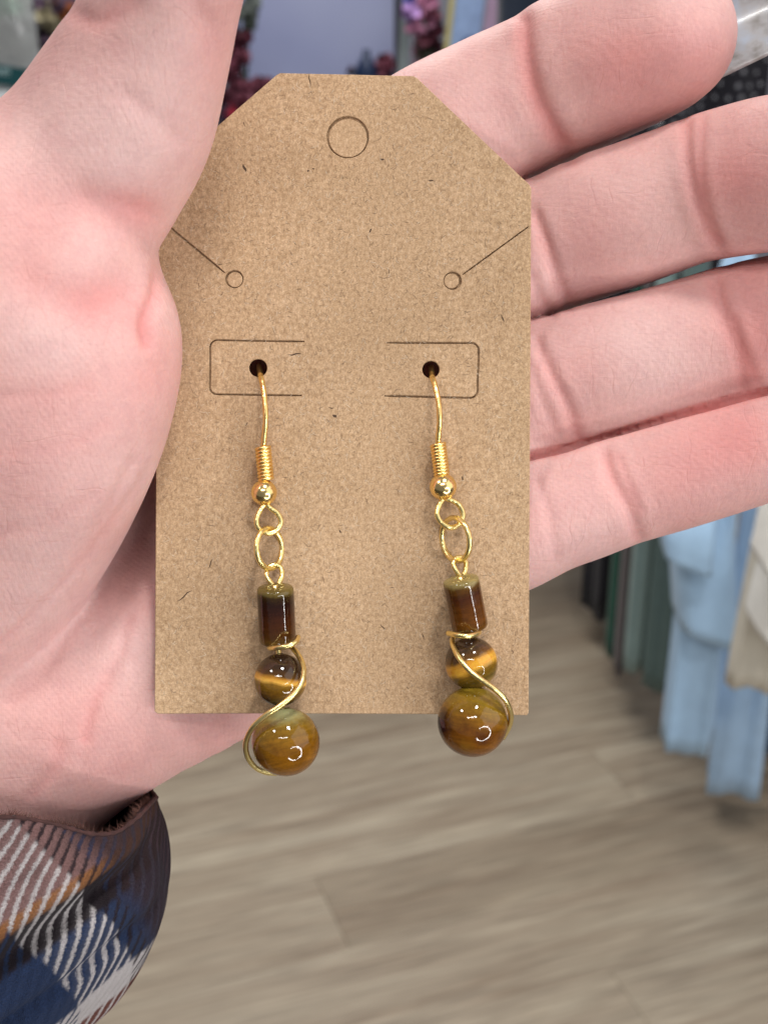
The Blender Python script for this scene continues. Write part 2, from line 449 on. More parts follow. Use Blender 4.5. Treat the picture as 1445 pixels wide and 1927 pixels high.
# skin folds drawn over the palm side: polyline, half width, depth (mm), redness
CREASES = [
    ([(985, 862), (1060, 846), (1110, 830), (1200, 803), (1300, 775), (1445, 737), (1560, 708)], 5.5, 2.4, 0.6),
    ([(985, 40), (990, 110), (1010, 185), (1040, 245), (1070, 290)], 13, 0.75, 0.9),
    ([(1290, 235), (1292, 300), (1306, 370), (1330, 440), (1368, 492)], 10, 0.55, 0.5),
    ([(1322, 225), (1318, 310), (1330, 390), (1352, 450)], 7, 0.25, 0.4),
    ([(1008, 405), (1030, 465), (1046, 520), (1070, 575)], 8, 0.5, 0.5),
    ([(1000, 520), (1015, 560), (1040, 590)], 7, 0.35, 0.2),
    ([(1345, 535), (1362, 600), (1385, 660), (1400, 725)], 10, 0.5, 0.4),
    ([(1380, 600), (1400, 660), (1425, 720)], 6, 0.25, 0.3),
    ([(1010, 640), (1035, 700), (1066, 760), (1085, 815)], 8, 0.5, 0.4),
    ([(1000, 690), (1020, 750), (1045, 810)], 6, 0.3, 0.1),
    ([(1140, 860), (1152, 900), (1180, 950), (1200, 1010)], 9, 0.5, 0.5),
    ([(1165, 860), (1180, 900), (1205, 960)], 5, 0.22, 0.3),
    ([(1010, 905), (1030, 960), (1045, 1050)], 7, 0.2, 0.1),
    # thumb and thenar
    ([(304, 410), (268, 398), (215, 388), (160, 372)], 20, 0.55, 0.5),
    ([(297, 500), (290, 555), (270, 610), (275, 645)], 9, 0.75, 0.7),
    ([(60, 530), (110, 560), (170, 572), (215, 550)], 26, 0.45, 0.5),
    ([(360, 0), (400, 60), (425, 130)], 20, 0.4, 0.25),
    ([(240, 180), (290, 220), (330, 260)], 16, 0.25, 0.2),
    ([(150, 30), (190, 40), (250, 5)], 14, 0.4, 0.5),
    ([(280, 885), (235, 950), (170, 1040), (90, 1130), (0, 1215)], 7, 0.35, 0.3),
    ([(250, 870), (200, 965), (140, 1050)], 8, 0.22, 0.15),
    ([(0, 745), (90, 740), (160, 725)], 10, 0.09, 0.2),
    ([(0, 852), (120, 840), (200, 800)], 10, 0.08, 0.2),
    ([(0, 1005), (90, 985), (180, 930)], 10, 0.09, 0.2),
    ([(240, 1165), (225, 1230), (180, 1320), (160, 1390)], 8, 0.3, 0.4),
    ([(150, 1110), (130, 1180), (80, 1270), (20, 1320)], 9, 0.25, 0.2),
    ([(110, 1400), (105, 1440), (60, 1500)], 9, 0.2, 0.3),
]
BLUSH = [(1180, 130, 95, .55), (1300, 90, 70, .5), (1080, 60, 80, .2), (1390, 330, 80, .6), (1120, 460, 90, .25), (1420, 560, 80, .55), (1440, 660, 60, .5), (1100, 690, 80, .2),
         (1300, 880, 120, .6), (1400, 820, 80, .6), (1090, 930, 90, .25), (1100, 1020, 90, .2), (240, 395, 60, .4), (170, 565, 60, .4), (60, 420, 90, .25), (280, 700, 70, .35), (120, 760, 110, .25),
         (270, 600, 35, .25), (380, 100, 70, .2), (120, 1330, 120, .25), (250, 1420, 100, .3), (420, 1390, 80, .4), (60, 900, 120, .15)]
PALE = [(330, 60, 90, .35), (230, 320, 80, .3), (180, 470, 60, .3), (90, 820, 90, .25), (1080, 1010, 100, .3), (1180, 600, 110, .5), (1230, 700, 80, .4), (1300, 40, 60, .3), (260, 210, 110, .5), (120, 250, 90, .35), (120, 660, 70, .45), (40, 620, 80, .4), (310, 590, 30, .4), (280, 900, 60, .5),
        (250, 1230, 60, .5), (140, 1170, 100, .4), (1030, 560, 60, .4), (1130, 1000, 80, .3), (1350, 930, 80, .3), (70, 1050, 120, .3), (350, 300, 80, .2)]

def make_hand():
    d = build_hand()
    V, Q = surface_nets(d)
    V = smooth(V, Q, 3)
    N = vnormals(V, Q)
    k = 14.0 * DC / (DC + V[:, 1]); px = CX + V[:, 0] * k; py = CY - V[:, 2] * k
    front = np.clip(-N[:, 1] * 2.2, 0, 1)
    bl = np.zeros(len(V)); pa = np.zeros(len(V)); disp = np.zeros(len(V))
    for pts, wd, dep, rd_ in CREASES:
        s = spline(pts, 4); ds = seg_dist(px, py, s)
        L = np.hypot(px - pts[0][0], py - pts[0][1])
        g = np.exp(-(ds / wd) ** 2)
        dep *= 0.75; wd *= 1.15
        g = np.exp(-(ds / wd) ** 2)
        disp -= dep * g * front
        disp += 0.30 * dep * np.exp(-((ds - 2.4 * wd) / (1.6 * wd)) ** 2) * front   # soft rolls beside the fold
        bl += rd_ * np.exp(-(ds / (wd * 1.5)) ** 2) * front * 0.8
    for x, y, r, a in BLUSH: bl += a * np.exp(-((px - x) ** 2 + (py - y) ** 2) / r ** 2)
    for x, y, r, a in PALE: pa += a * np.exp(-((px - x) ** 2 + (py - y) ** 2) / r ** 2)
    V = V + N * disp[:, None]
    V = smooth(V, Q, 1, 0.3)
    me = bpy.data.meshes.new('hand')
    me.vertices.add(len(V)); me.vertices.foreach_set('co', (V * 0.001).astype(np.float32).ravel())
    me.loops.add(len(Q) * 4); me.loops.foreach_set('vertex_index', Q.astype(np.int32).ravel())
    me.polygons.add(len(Q)); me.polygons.foreach_set('loop_start', (np.arange(len(Q)) * 4).astype(np.int32))
    me.polygons.foreach_set('loop_total', np.full(len(Q), 4, np.int32))
    me.update(calc_edges=True); me.shade_smooth()
    for nm, arr in (('blush', bl), ('pale', pa)):
        a = me.attributes.new(nm, 'FLOAT', 'POINT'); a.data.foreach_set('value', np.clip(arr, 0, 1).astype(np.float32))
    me.materials.append(skin_mat())
    o = bpy.data.objects.new('hand', me); link(o); o.matrix_world = HM
    tag(o, 'open left hand holding the kraft earring card between thumb and fingers', 'hand')
    return o
hand = make_hand()

# long index fingernail, seen from its underside past the fingertip
def nail():
    m = Mat('polished_nail'); v = m.coord('Object', (1000, 1000, 1000))
    c = m.ramp(m.noise(v, 0.25, 3), [(0.35, (0.26, 0.25, 0.24)), (0.5, (0.40, 0.40, 0.41)), (0.7, (0.40, 0.46, 0.56))])  # bluish stop paints the reflections into the nail's grey
    m.set(Base_Color=c, Roughness=0.22, Transmission_Weight=0.1, Coat_Weight=0.4, Coat_Roughness=0.1, Thin_Film_Thickness=420.0, Thin_Film_IOR=1.5)
    ax = (P(1500, -30, 0) - P(1215, 82, 0)); ax = ax.normalized(); ax = (ax + Vector((0, -0.10, 0))).normalized()
    c0 = P(1290, 50, 1.5)
    side = ax.cross(Vector((0, 1, 0))).normalized(); back = side.cross(ax).normalized()
    if back.y < 0: back = -back
    V, Fc = [], []; nu, nv = 14, 18
    for layer in (0, 1):
        for i in range(nu + 1):
            s = i / nu; L = -0.006 + s * 0.026
            hw = 0.0075 * (1 - 0.10 * s) * (math.sqrt(max(0.0, 1 - max(0, (s - 0.72) / 0.28) ** 2.4)) * 0.9 + 0.1)
            for j in range(nv + 1):
                a = (j / nv - 0.5) * 2; ang = a * 1.15
                r = 0.0075 + layer * 0.0007
                p = c0 + ax * L + side * (math.sin(ang) / math.sin(1.15) * hw * (r / 0.0075)) + back * ((math.cos(ang) - 0.55) * r * 0.8 + 0.0030 - 0.0035 * s * s)
                V.append(p)
    st = (nu + 1) * (nv + 1)
    for l in (0, 1):
        for i in range(nu):
            for j in range(nv):
                a = l * st + i * (nv + 1) + j; q = (a, a + 1, a + nv + 2, a + nv + 1)
                Fc.append(q if l else q[::-1])
    ring = [j for j in range(nv + 1)] + [i * (nv + 1) + nv for i in range(1, nu + 1)] + [nu * (nv + 1) + j for j in range(nv - 1, -1, -1)] + [i * (nv + 1) for i in range(nu - 1, 0, -1)]
    for a, b in zip(ring, ring[1:] + ring[:1]): Fc.append((a, b, b + st, a + st))
    return mesh_obj('fingernail', V, Fc, m.m, hand)
nail()

# ------------------------------------------------------------------ kraft card
def kraft_mat():
    m = Mat('kraft_board'); v = m.coord('Object', (1000, 1000, 1000))
    n1 = m.noise(v, 0.06, 3); n2 = m.noise(v, 1.9, 5, 0.65); n3 = m.noise(v, 5.0, 4, 0.7)
    mp = m.n('ShaderNodeMapping'); mp.inputs['Scale'].default_value = (4.5, 4.5, 1.2); m.l(v, mp.inputs['Vector'])
    n4 = m.noise(mp.outputs[0], 1.2, 4, 0.65, 1.2)
    c = m.ramp(n2, [(0.32, (0.350, 0.225, 0.126)), (0.5, (0.445, 0.300, 0.180)), (0.68, (0.54, 0.378, 0.240))])
    c = m.mix(0.40, c, m.ramp(n3, [(0.34, (0.25, 0.22, 0.2)), (0.5, (0.5, 0.5, 0.5)), (0.66, (0.78, 0.78, 0.76))]), 'OVERLAY')
    c = m.mix(0.35, c, m.ramp(n4, [(0.36, (0.28, 0.26, 0.24)), (0.5, (0.5, 0.5, 0.5)), (0.7, (0.72, 0.72, 0.7))]), 'OVERLAY')
    c = m.mix(0.5, c, m.ramp(n1, [(0.32, (0.86, 0.83, 0.78)), (0.68, (1.08, 1.08, 1.08))]), 'MULTIPLY')
    h = m.math('ADD', m.math('MULTIPLY', n3, 0.7), n2)
    m.set(Base_Color=c, Roughness=0.82, Specular_IOR_Level=0.25, Normal=m.bump(h, 0.35, 0.00012))
    return m.m
KM = kraft_mat()
CARD_T = 0.0005
def flat_curve(loops, thick, bevel):
    cu = bpy.data.curves.new('outline', 'CURVE'); cu.dimensions = '2D'; cu.fill_mode = 'BOTH'
    cu.extrude = thick / 2 - bevel; cu.bevel_depth = bevel; cu.bevel_resolution = 1; cu.offset = -bevel
    for lp in loops:
        s = cu.splines.new('POLY'); s.points.add(len(lp) - 1); s.use_cyclic_u = True
        for pt, q in zip(s.points, lp): pt.co = (q[0], q[1], 0, 1)
    o = bpy.data.objects.new('outline', cu); sc.collection.objects.link(o)
    me = bpy.data.meshes.new_from_object(o.evaluated_get(bpy.context.evaluated_depsgraph_get()))
    bpy.data.objects.remove(o); bpy.data.curves.remove(cu)
    # curve lies in xy: turn to xz with front at y=0
    co = np.empty(len(me.vertices) * 3, np.float32); me.vertices.foreach_get('co', co); co = co.reshape(-1, 3)
    new = np.stack([co[:, 0], -co[:, 2] + thick / 2, co[:, 1]], 1)
    me.vertices.foreach_set('co', new.astype(np.float32).ravel())
    me.update()
    return me
def xz(px, py):
    p = P(px, py, 0); return (p.x, p.z)
def circle(px, py, rpx, n=48):
    return [xz(px + rpx * math.cos(2 * math.pi * i / n), py + rpx * math.sin(2 * math.pi * i / n)) for i in range(n)]
def slit(pts, wpx):
    """thin closed outline around a polyline; wpx may taper"""
    p = np.array(pts, float); L, R = [], []
    for i in range(len(p)):
        t = p[min(i + 1, len(p) - 1)] - p[max(i - 1, 0)]; t /= np.hypot(*t) + 1e-9
        n = np.array([-t[1], t[0]]); wl = wpx * (0.55 if i in (0, len(p) - 1) else 1) / 2
        wl *= 0.85 + 0.3 * random.random()
        L.append(p[i] + n * wl); R.append(p[i] - n * wl)
    return [xz(*q) for q in L + R[::-1]]
def sub(pts, n=6):
    out = []
    for a, b in zip(pts[:-1], pts[1:]):
        for i in range(n): out.append((a[0] + (b[0] - a[0]) * i / n, a[1] + (b[1] - a[1]) * i / n))
    return out + [pts[-1]]
def arc(cx, cy, r, a0, a1, n=6):
    return [(cx + r * math.cos(math.radians(a0 + (a1 - a0) * i / n)), cy + r * math.sin(math.radians(a0 + (a1 - a0) * i / n))) for i in range(n + 1)]

outer = [(294.5, 1336), (297, 900), (297, 345), (300, 338), (521, 142), (528, 138.5), (656, 140), (778, 143), (785, 147), (995, 349), (998.5, 356), (996, 850), (993.5, 1340), (990, 1345), (640, 1343), (300, 1340.5)]
outer = [xz(*q) for q in outer]
tabL = sub([(573, 643), (412, 641.5)], 8)[:-1] + arc(411, 655, 14, -90, -180) + sub([(397, 669), (396.5, 727)], 4)[1:-1] + arc(410, 729, 14, 180, 90) + sub([(411, 743), (568, 744.5)], 8)[1:]
tabR = sub([(727, 645), (886, 646)], 8)[:-1] + arc(886, 660, 14, -90, 0) + sub([(900, 674), (897, 733)], 4)[1:-1] + arc(884, 735, 14, 0, 90) + sub([(882, 749), (723, 745)], 8)[1:]
loops = [outer, circle(654, 258, 39.5, 72), circle(442, 526.5, 16.8), circle(851, 528.5, 16.8), circle(486.5, 693, 16.8), circle(810.5, 695.5, 16.2),
         slit(tabL, 3.1), slit(tabR, 3.5), slit(sub([(301, 413), (424, 515)], 10), 3.0), slit(sub([(993, 428), (870, 517)], 10), 2.4)]
def bend(x): return -0.0009 * (x / 0.025) ** 2
def curl(me, strips=True):
    bm = bmesh.new(); bm.from_mesh(me)
    if strips:
        for i in range(1, 26):
            bmesh.ops.bisect_plane(bm, geom=bm.verts[:] + bm.edges[:] + bm.faces[:], plane_co=(-0.0315 + 0.0525 * i / 26, 0, 0), plane_no=(1, 0, 0))
    for v in bm.verts: v.co.y += bend(v.co.x)
    bm.to_mesh(me); bm.free(); me.update()
card_me = flat_curve(loops, CARD_T, 0.00010)
curl(card_me)
card_me.materials.append(KM)
card = bpy.data.objects.new('earring_card', card_me); link(card); card.matrix_world = HM
tag(card, 'brown kraft paper earring card with clipped top corners and punched holes', 'card')
back_me = flat_curve([outer, circle(486.5, 693, 17.4), circle(810.5, 695.5, 16.8)], 0.00008, 0.00001); back_me.materials.append(KM); curl(back_me)
bk = bpy.data.objects.new('added_backing_sheet', back_me); bk.location = (0, CARD_T + 0.00001, 0); link(bk, card)  # unseen sheet added behind the card so the cuts stay dark
for (px, py, r, dy, tilt, tz) in ((654.5, 260, 35.9, 0.00002, 0.35, 0), (443, 527.5, 14.2, 0.00001, -0.6, 0), (849, 528.8, 14.0, 0.00001, 0.6, 0)):
    c = P(px, py, 0)
    me = flat_curve([[(q[0] - c.x, q[1] - c.z) for q in circle(px, py, r, 48)]], CARD_T - 0.00006, 0.00008)
    me.materials.append(KM)
    o = bpy.data.objects.new('punched_disc', me); o.location = (c.x, dy + bend(c.x), c.z); o.rotation_euler = (math.radians(tilt), 0, math.radians(tilt)); link(o, card)

def fibres(n, col, name, wmm, lmm, seed, alpha_px=None):
    rg = random.Random(seed); V, Fc = [], []
    holes = [(654, 258, 42), (442, 526, 20), (851, 528, 20), (486, 693, 20), (810, 695, 20)]
    made = 0
    while made < n:
        px = rg.uniform(305, 985); py = rg.uniform(150, 1335)
        if py < 360 and (px < 530 - (py - 140) * 1.0 + 12 or px > 775 + (py - 145) * 1.0 - 12): continue
        if any(math.hypot(px - a, py - b) < c + 6 for a, b, c in holes): continue
        L = lmm * rg.uniform(0.4, 1.6) * 14; a = rg.gauss(math.pi / 2, 0.8) if rg.random() < .6 else rg.uniform(0, math.pi); cur = rg.gauss(0, 1.0); m = 6
        w = wmm * rg.uniform(0.5, 1.2) * 14 / 2; x, y = px, py; pts = []
        for i in range(m + 1):
            pts.append((x, y, a)); x += math.cos(a) * L / m; y += math.sin(a) * L / m; a += cur * 1.0 / m + rg.gauss(0, 0.18)
        k = len(V); ok = all(304 < q[0] < 985 and q[1] < 1332 for q in pts)
        if not ok: continue
        for i, (x, y, a) in enumerate(pts):
            ww = w * math.sin(math.pi * (i + 0.6) / (m + 1.2)); lift = -0.012 - 0.02 * math.sin(math.pi * i / m)
            V.append(P(x - math.sin(a) * ww, y + math.cos(a) * ww, lift)); V.append(P(x + math.sin(a) * ww, y - math.cos(a) * ww, lift))
        for i in range(m): Fc.append((k + 2 * i, k + 2 * i + 1, k + 2 * i + 3, k + 2 * i + 2))
        made += 1
    V = [Vector((q.x, q.y + bend(q.x), q.z)) for q in V]
    o = mesh_obj(name, V, Fc, simple(name + '_colour', col, 0.9, 0.25, 300), card)
    o['kind'] = 'stuff'; return o
def flecks():
    V, Fc = [], []
    for (px, py, L, w_, ang) in ((461, 318, 15, 5, 75), (719, 300, 8, 4, 20), (583, 152, 26, 2, 92), (580, 322, 4, 4, 0), (811, 340, 10, 3, 15), (630, 783, 9, 6, 40), (555, 667, 26, 3, 2), (945, 600, 16, 2.5, 80), (590, 318, 4, 3, 50), (697, 434, 9, 3, 130), (870, 900, 10, 3, 100), (350, 1120, 34, 2.5, 150), (398, 1060, 20, 2, 120), (640, 1000, 8, 3, 80), (720, 1180, 14, 2, 60)):
        k = len(V); a = math.radians(ang); dx, dy = math.cos(a), math.sin(a)
        for t, ww in ((-0.5, 0.15), (-0.2, 0.8), (0.1, 1.0), (0.35, 0.5), (0.5, 0.1)):
            x, y = px + dx * L * t + dy * L * 0.08 * math.sin(t * 5), py + dy * L * t - dx * L * 0.08 * math.sin(t * 5)
            V.append(P(x - dy * ww * w_ / 2, y + dx * ww * w_ / 2, -0.02)); V.append(P(x + dy * ww * w_ / 2, y - dx * ww * w_ / 2, -0.02))
        for i in range(4): Fc.append((k + 2 * i, k + 2 * i + 1, k + 2 * i + 3, k + 2 * i + 2))
    V = [Vector((q.x, q.y + bend(q.x), q.z)) for q in V]
    o = mesh_obj('bark_flecks', V, Fc, simple('bark_fleck', (0.07, 0.04, 0.022), 0.9), card); o['kind'] = 'stuff'
flecks()
fibres(2600, (0.20, 0.13, 0.08), 'dark_fibres', 0.045, 0.6, 1)
fibres(16, (0.075, 0.042, 0.022), 'dark_flecks', 0.10, 0.7, 3)
fibres(2600, (0.62, 0.50, 0.37), 'pale_fibres', 0.05, 0.65, 2)

# ------------------------------------------------------------------ earrings
def gold_mat(name, col, rough=0.16, bscale=0.7, bstr=0.25):
    m = Mat(name); v = m.coord('Object', (1000, 1000, 1000))
    n = m.noise(v, bscale, 3)
    c = m.ramp(n, [(0.3, tuple(x * 0.93 for x in col)), (0.7, col)])
    m.set(Base_Color=c, Metallic=1.0, Roughness=rough, Normal=m.bump(n, bstr, 0.0003)); return m.m
GOLD = gold_mat('warm_gold', (1.0, 0.72, 0.28), 0.28)
GOLD2 = gold_mat('pale_gold', (1.0, 0.81, 0.35), 0.28, 1.0, 0.15)
BALL = gold_mat('polished_gold', (1.0, 0.74, 0.32), 0.2, 0.2, 0.0)

def stone(name, stops, rot=(0, 0, 0), warp=0.22, size=1.0, streak=0.35, extra=None, deep=(0.85, 0.80, 0.7)):
    """polished tiger eye; bands across local z of a bead of radius size (mm)"""
    m = Mat(name); v = m.coord('Object', (1000 / size,) * 3)
    mp = m.n('ShaderNodeMapping'); mp.inputs['Rotation'].default_value = tuple(math.radians(a) for a in rot); m.l(v, mp.inputs['Vector']); v = mp.outputs[0]
    sx = m.n('ShaderNodeSeparateXYZ'); m.l(v, sx.inputs[0])
    nw = m.noise(v, 1.1, 3, 0.5); 
    st = m.n('ShaderNodeMapping'); st.inputs['Scale'].default_value = (0.8, 0.8, 5.5); m.l(v, st.inputs['Vector'])
    ns = m.noise(st.outputs[0], 1.5, 4, 0.6, 0.4)
    f = m.math('ADD', m.math('MULTIPLY', m.math('ADD', sx.outputs['Z'], 1.0), 0.5), m.math('MULTIPLY', m.math('SUBTRACT', nw, 0.5), warp * 2))
    c = m.ramp(f, stops)
    c = m.mix(streak, c, m.ramp(ns, [(0.3, (0.18, 0.17, 0.15)), (0.5, (0.5, 0.5, 0.5)), (0.72, (0.86, 0.84, 0.78))]), 'OVERLAY')
    fn = m.noise(v, 9, 3, 0.7)
    c = m.mix(0.25, c, m.ramp(fn, [(0.35, (0.3, 0.3, 0.3)), (0.65, (0.7, 0.7, 0.7))]), 'OVERLAY')
    if extra: c = extra(m, v, c)
    c = m.mix(1.0, c, deep, 'MULTIPLY')
    m.set(Base_Color=c, Roughness=0.04, IOR=1.52, Normal=m.bump(m.noise(v, 2.2, 4, 0.6), 0.10, 0.0004), Subsurface_Weight=0.08, Subsurface_Radius=(1, 0.6, 0.2), Subsurface_Scale=0.0009)
    return m.m

def sphere_geo(r, n=48, m=32, hole=0.12):
    prof = [(r * math.sin(a), r * math.cos(a)) for a in np.linspace(hole, math.pi - hole, m)]
    prof = [(r * 0.06, r * math.cos(hole) - r * 0.10)] + prof + [(r * 0.06, -r * math.cos(hole) + r * 0.10)]
    V, Fc = lathe(prof, n); return V, [q[::-1] for q in Fc]
def orient(o, d):
    o.rotation_euler = Vector(d).to_track_quat('Z', 'Y').to_euler()

def wire(name, root, off, pts, r, mat, closed=False, per=8, hammer=0.0, seed=1, n=10):
    S = spline([tuple(P(*p)) for p in pts], per, closed)
    V, Fc = tube_geo([Vector(s) - off for s in S], r, n, closed, hammer, seed)
    return mesh_obj(name, V, Fc, mat, root)

def earring(label, E):
    off = P(*E['hole'], 0)
    root = empty('earring', HM @ Matrix.Translation(off))
    tag(root, label, 'earring', 'pair of gold and tiger eye drop earrings')
    W = 0.00037
    hx, hy = E['hole']
    # ear wire: behind the card, through the hole, down the front
    back = [(hx + 8, hy + 260, 3.2), (hx + 6, hy + 130, 4.0), (hx + 2, hy + 30, 3.6), (hx + 1, hy - 4, 2.2)]
    wire('ear_wire', root, off, back + E['hook'], W, GOLD, per=10, hammer=0.07)
    # coil
    a, b = P(*E['coil'][0]), P(*E['coil'][1]); ax = (b - a).normalized(); s1 = ax.cross(Vector((0, 1, 0))).normalized(); s2 = ax.cross(s1)
    turns = 9.5; pts = []
    for i in range(int(turns * 18) + 1):
        t = i / (turns * 18); an = 2 * math.pi * turns * t
        pts.append(a + (b - a) * t + (s1 * math.cos(an) + s2 * math.sin(an)) * 0.00088 - off)
    V, Fc = tube_geo(pts, 0.00025, 8); mesh_obj('wire_coil', V, Fc, GOLD, root)
    V, Fc = tube_geo([a - off - ax * 0.0004, b - off + ax * 0.0008], 0.00030, 10); mesh_obj('coil_core', V, Fc, GOLD, root)
    # ball
    bx, by, bY, br = E['ball']
    V, Fc = sphere_geo(RR(br, bY), 40, 28); o = mesh_obj('gold_ball', V, Fc, BALL, root, loc=P(bx, by, bY) - off); orient(o, ax)
    wire('hook_loop', root, off, E['loop'], W * 0.95, GOLD2, per=8, hammer=0.05, seed=3)
    # jump ring
    cx_, cy_, cY, rx, ry, tilt = E['ring']; pts = []
    ang = math.acos(max(-1, min(1, rx / ry))) * E.get('ringsign', 1); R0 = RR(ry, cY); c = P(cx_, cy_, cY)
    for i in range(64):
        t = 2 * math.pi * i / 64 + 0.3; x, z = R0 * math.cos(t), R0 * math.sin(t)
        q = Vector((x * math.cos(ang), x * math.sin(ang), z)); q.rotate(Matrix.Rotation(math.radians(tilt), 3, 'Y').to_quaternion())
        pts.append(c + q - off)
    V, Fc = tube_geo(pts, W * 1.02, 10, True, 0.07, 5); mesh_obj('jump_ring', V, Fc, GOLD2, root)
    wire('eye_loop', root, off, E['eye'], W * 0.9, GOLD2, per=8, hammer=0.08, seed=8)
    # cylinder bead
    a, b = P(*E['cyl'][0]), P(*E['cyl'][1]); L = (b - a).length; ax = (a - b).normalized(); r = RR(E['cyl'][2], E['cyl'][0][2])
    prof = [(r * 0.16, L / 2 - 0.0008), (r * 0.17, L / 2 - 0.00002), (r * 0.5, L / 2), (r * 0.84, L / 2 - 0.00003), (r * 0.93, L / 2 - 0.00012), (r * 0.985, L / 2 - 0.00032), (r, L / 2 - 0.0007)]
    prof += [(r, z) for z in np.linspace(L / 2 - 0.0012, -L / 2 + 0.0012, 10)] + [(q[0], -q[1]) for q in prof[::-1]]
    V, Fc = lathe(prof, 48); o = mesh_obj('cylinder_bead', V, [q[::-1] for q in Fc], E['cylmat'], root, loc=(a + b) / 2 - off); orient(o, ax)
    # stem through the beads
    x1, y1, Y1_, r1 = E['bead1']; x2, y2, Y2_, r2 = E['bead2']
    V, Fc = tube_geo([a - off + ax * 0.0002, b - off, P(x1, y1, Y1_) - off, P(x2, y2 + r2 * 0.95, Y2_) - off], W * 0.95, 8); mesh_obj('head_pin', V, Fc, GOLD2, root)
    d12 = (P(x1, y1, Y1_) - P(x2, y2, Y2_)).normalized()
    V, Fc = sphere_geo(RR(r1, Y1_), 56, 40); o = mesh_obj('small_round_bead', V, Fc, E['m1'], root, loc=P(x1, y1, Y1_) - off)
    V, Fc = sphere_geo(RR(r2, Y2_), 64, 44); o = mesh_obj('large_round_bead', V, Fc, E['m2'], root, loc=P(x2, y2, Y2_) - off)
    wire('wrap_wire', root, off, E['wrap'], W * 1.0, GOLD2, per=10, hammer=0.03, seed=4)
    return root

DK = (0.022, 0.010, 0.006); BR = (0.085, 0.030, 0.008); AM = (0.22, 0.095, 0.012); GD = (0.55, 0.27, 0.035); OL = (0.17, 0.115, 0.012); PG = (0.42, 0.40, 0.20)
cyl_l = stone('tiger_eye_dark', [(0.0, (0.18, 0.115, 0.02)), (0.13, (0.10, 0.045, 0.008)), (0.36, (0.085, 0.028, 0.006)), (0.62, (0.045, 0.014, 0.006)), (0.78, (0.028, 0.010, 0.006)), (0.90, (0.05, 0.03, 0.006)), (0.96, (0.20, 0.17, 0.04))], size=3.6, warp=0.08, streak=0.3, deep=(0.62, 0.5, 0.5))
cyl_r = stone('tiger_eye_brown', [(0.0, (0.14, 0.07, 0.01)), (0.22, (0.15, 0.06, 0.009)), (0.5, (0.12, 0.045, 0.007)), (0.72, (0.07, 0.022, 0.008)), (0.86, (0.12, 0.06, 0.01)), (0.95, (0.36, 0.33, 0.14))], size=3.6, warp=0.12, streak=0.4, deep=(0.72, 0.6, 0.5))
m1_l = stone('tiger_eye_banded', [(0.05, (0.035, 0.02, 0.008)), (0.25, (0.15, 0.075, 0.010)), (0.44, (0.24, 0.13, 0.015)), (0.50, (0.85, 0.50, 0.10)), (0.56, (0.55, 0.27, 0.04)), (0.62, (0.10, 0.045, 0.012)), (0.75, (0.045, 0.024, 0.014)), (1.0, (0.04, 0.022, 0.014))], rot=(0, -9, 0), size=3.45, warp=0.05, streak=0.35)
m1_r = stone('tiger_eye_striped', [(0.05, (0.30, 0.19, 0.04)), (0.16, (0.13, 0.085, 0.012)), (0.34, (0.20, 0.11, 0.013)), (0.46, (0.80, 0.44, 0.06)), (0.58, (0.66, 0.33, 0.04)), (0.66, (0.13, 0.06, 0.015)), (0.8, (0.06, 0.035, 0.02)), (1.0, (0.055, 0.03, 0.02))], rot=(0, 24, 0), size=3.45, warp=0.07, streak=0.4)
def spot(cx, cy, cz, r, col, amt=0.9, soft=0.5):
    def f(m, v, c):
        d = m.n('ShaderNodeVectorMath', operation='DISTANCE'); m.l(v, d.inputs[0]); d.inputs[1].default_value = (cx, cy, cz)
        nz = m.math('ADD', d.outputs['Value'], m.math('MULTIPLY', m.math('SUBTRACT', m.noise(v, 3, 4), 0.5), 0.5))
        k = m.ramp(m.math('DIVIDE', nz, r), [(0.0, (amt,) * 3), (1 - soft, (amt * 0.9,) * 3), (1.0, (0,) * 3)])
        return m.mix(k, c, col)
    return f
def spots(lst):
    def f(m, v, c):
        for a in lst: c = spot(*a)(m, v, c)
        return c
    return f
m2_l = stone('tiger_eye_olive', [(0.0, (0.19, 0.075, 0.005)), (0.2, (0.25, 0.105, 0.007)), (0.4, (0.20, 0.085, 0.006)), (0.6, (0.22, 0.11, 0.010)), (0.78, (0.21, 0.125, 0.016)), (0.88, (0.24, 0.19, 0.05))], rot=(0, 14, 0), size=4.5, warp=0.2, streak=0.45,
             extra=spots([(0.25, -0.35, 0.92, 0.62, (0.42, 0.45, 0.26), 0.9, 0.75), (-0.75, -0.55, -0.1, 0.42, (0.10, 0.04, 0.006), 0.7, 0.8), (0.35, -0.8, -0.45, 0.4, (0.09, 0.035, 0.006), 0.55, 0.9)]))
m2_r = stone('tiger_eye_honey', [(0.0, (0.14, 0.05, 0.005)), (0.2, (0.20, 0.075, 0.006)), (0.4, (0.14, 0.05, 0.006)), (0.58, (0.20, 0.09, 0.008)), (0.75, (0.22, 0.125, 0.012)), (0.95, (0.24, 0.17, 0.02))], rot=(0, -10, 0), size=4.6, warp=0.2, streak=0.45,
             extra=spots([(-0.92, -0.38, -0.15, 0.55, (0.020, 0.006, 0.012), 0.95, 0.6), (0.3, -0.88, -0.3, 0.35, (0.06, 0.018, 0.012), 0.7, 0.8), (-0.1, -0.8, -0.6, 0.3, (0.26, 0.13, 0.012), 0.6, 0.9)]))

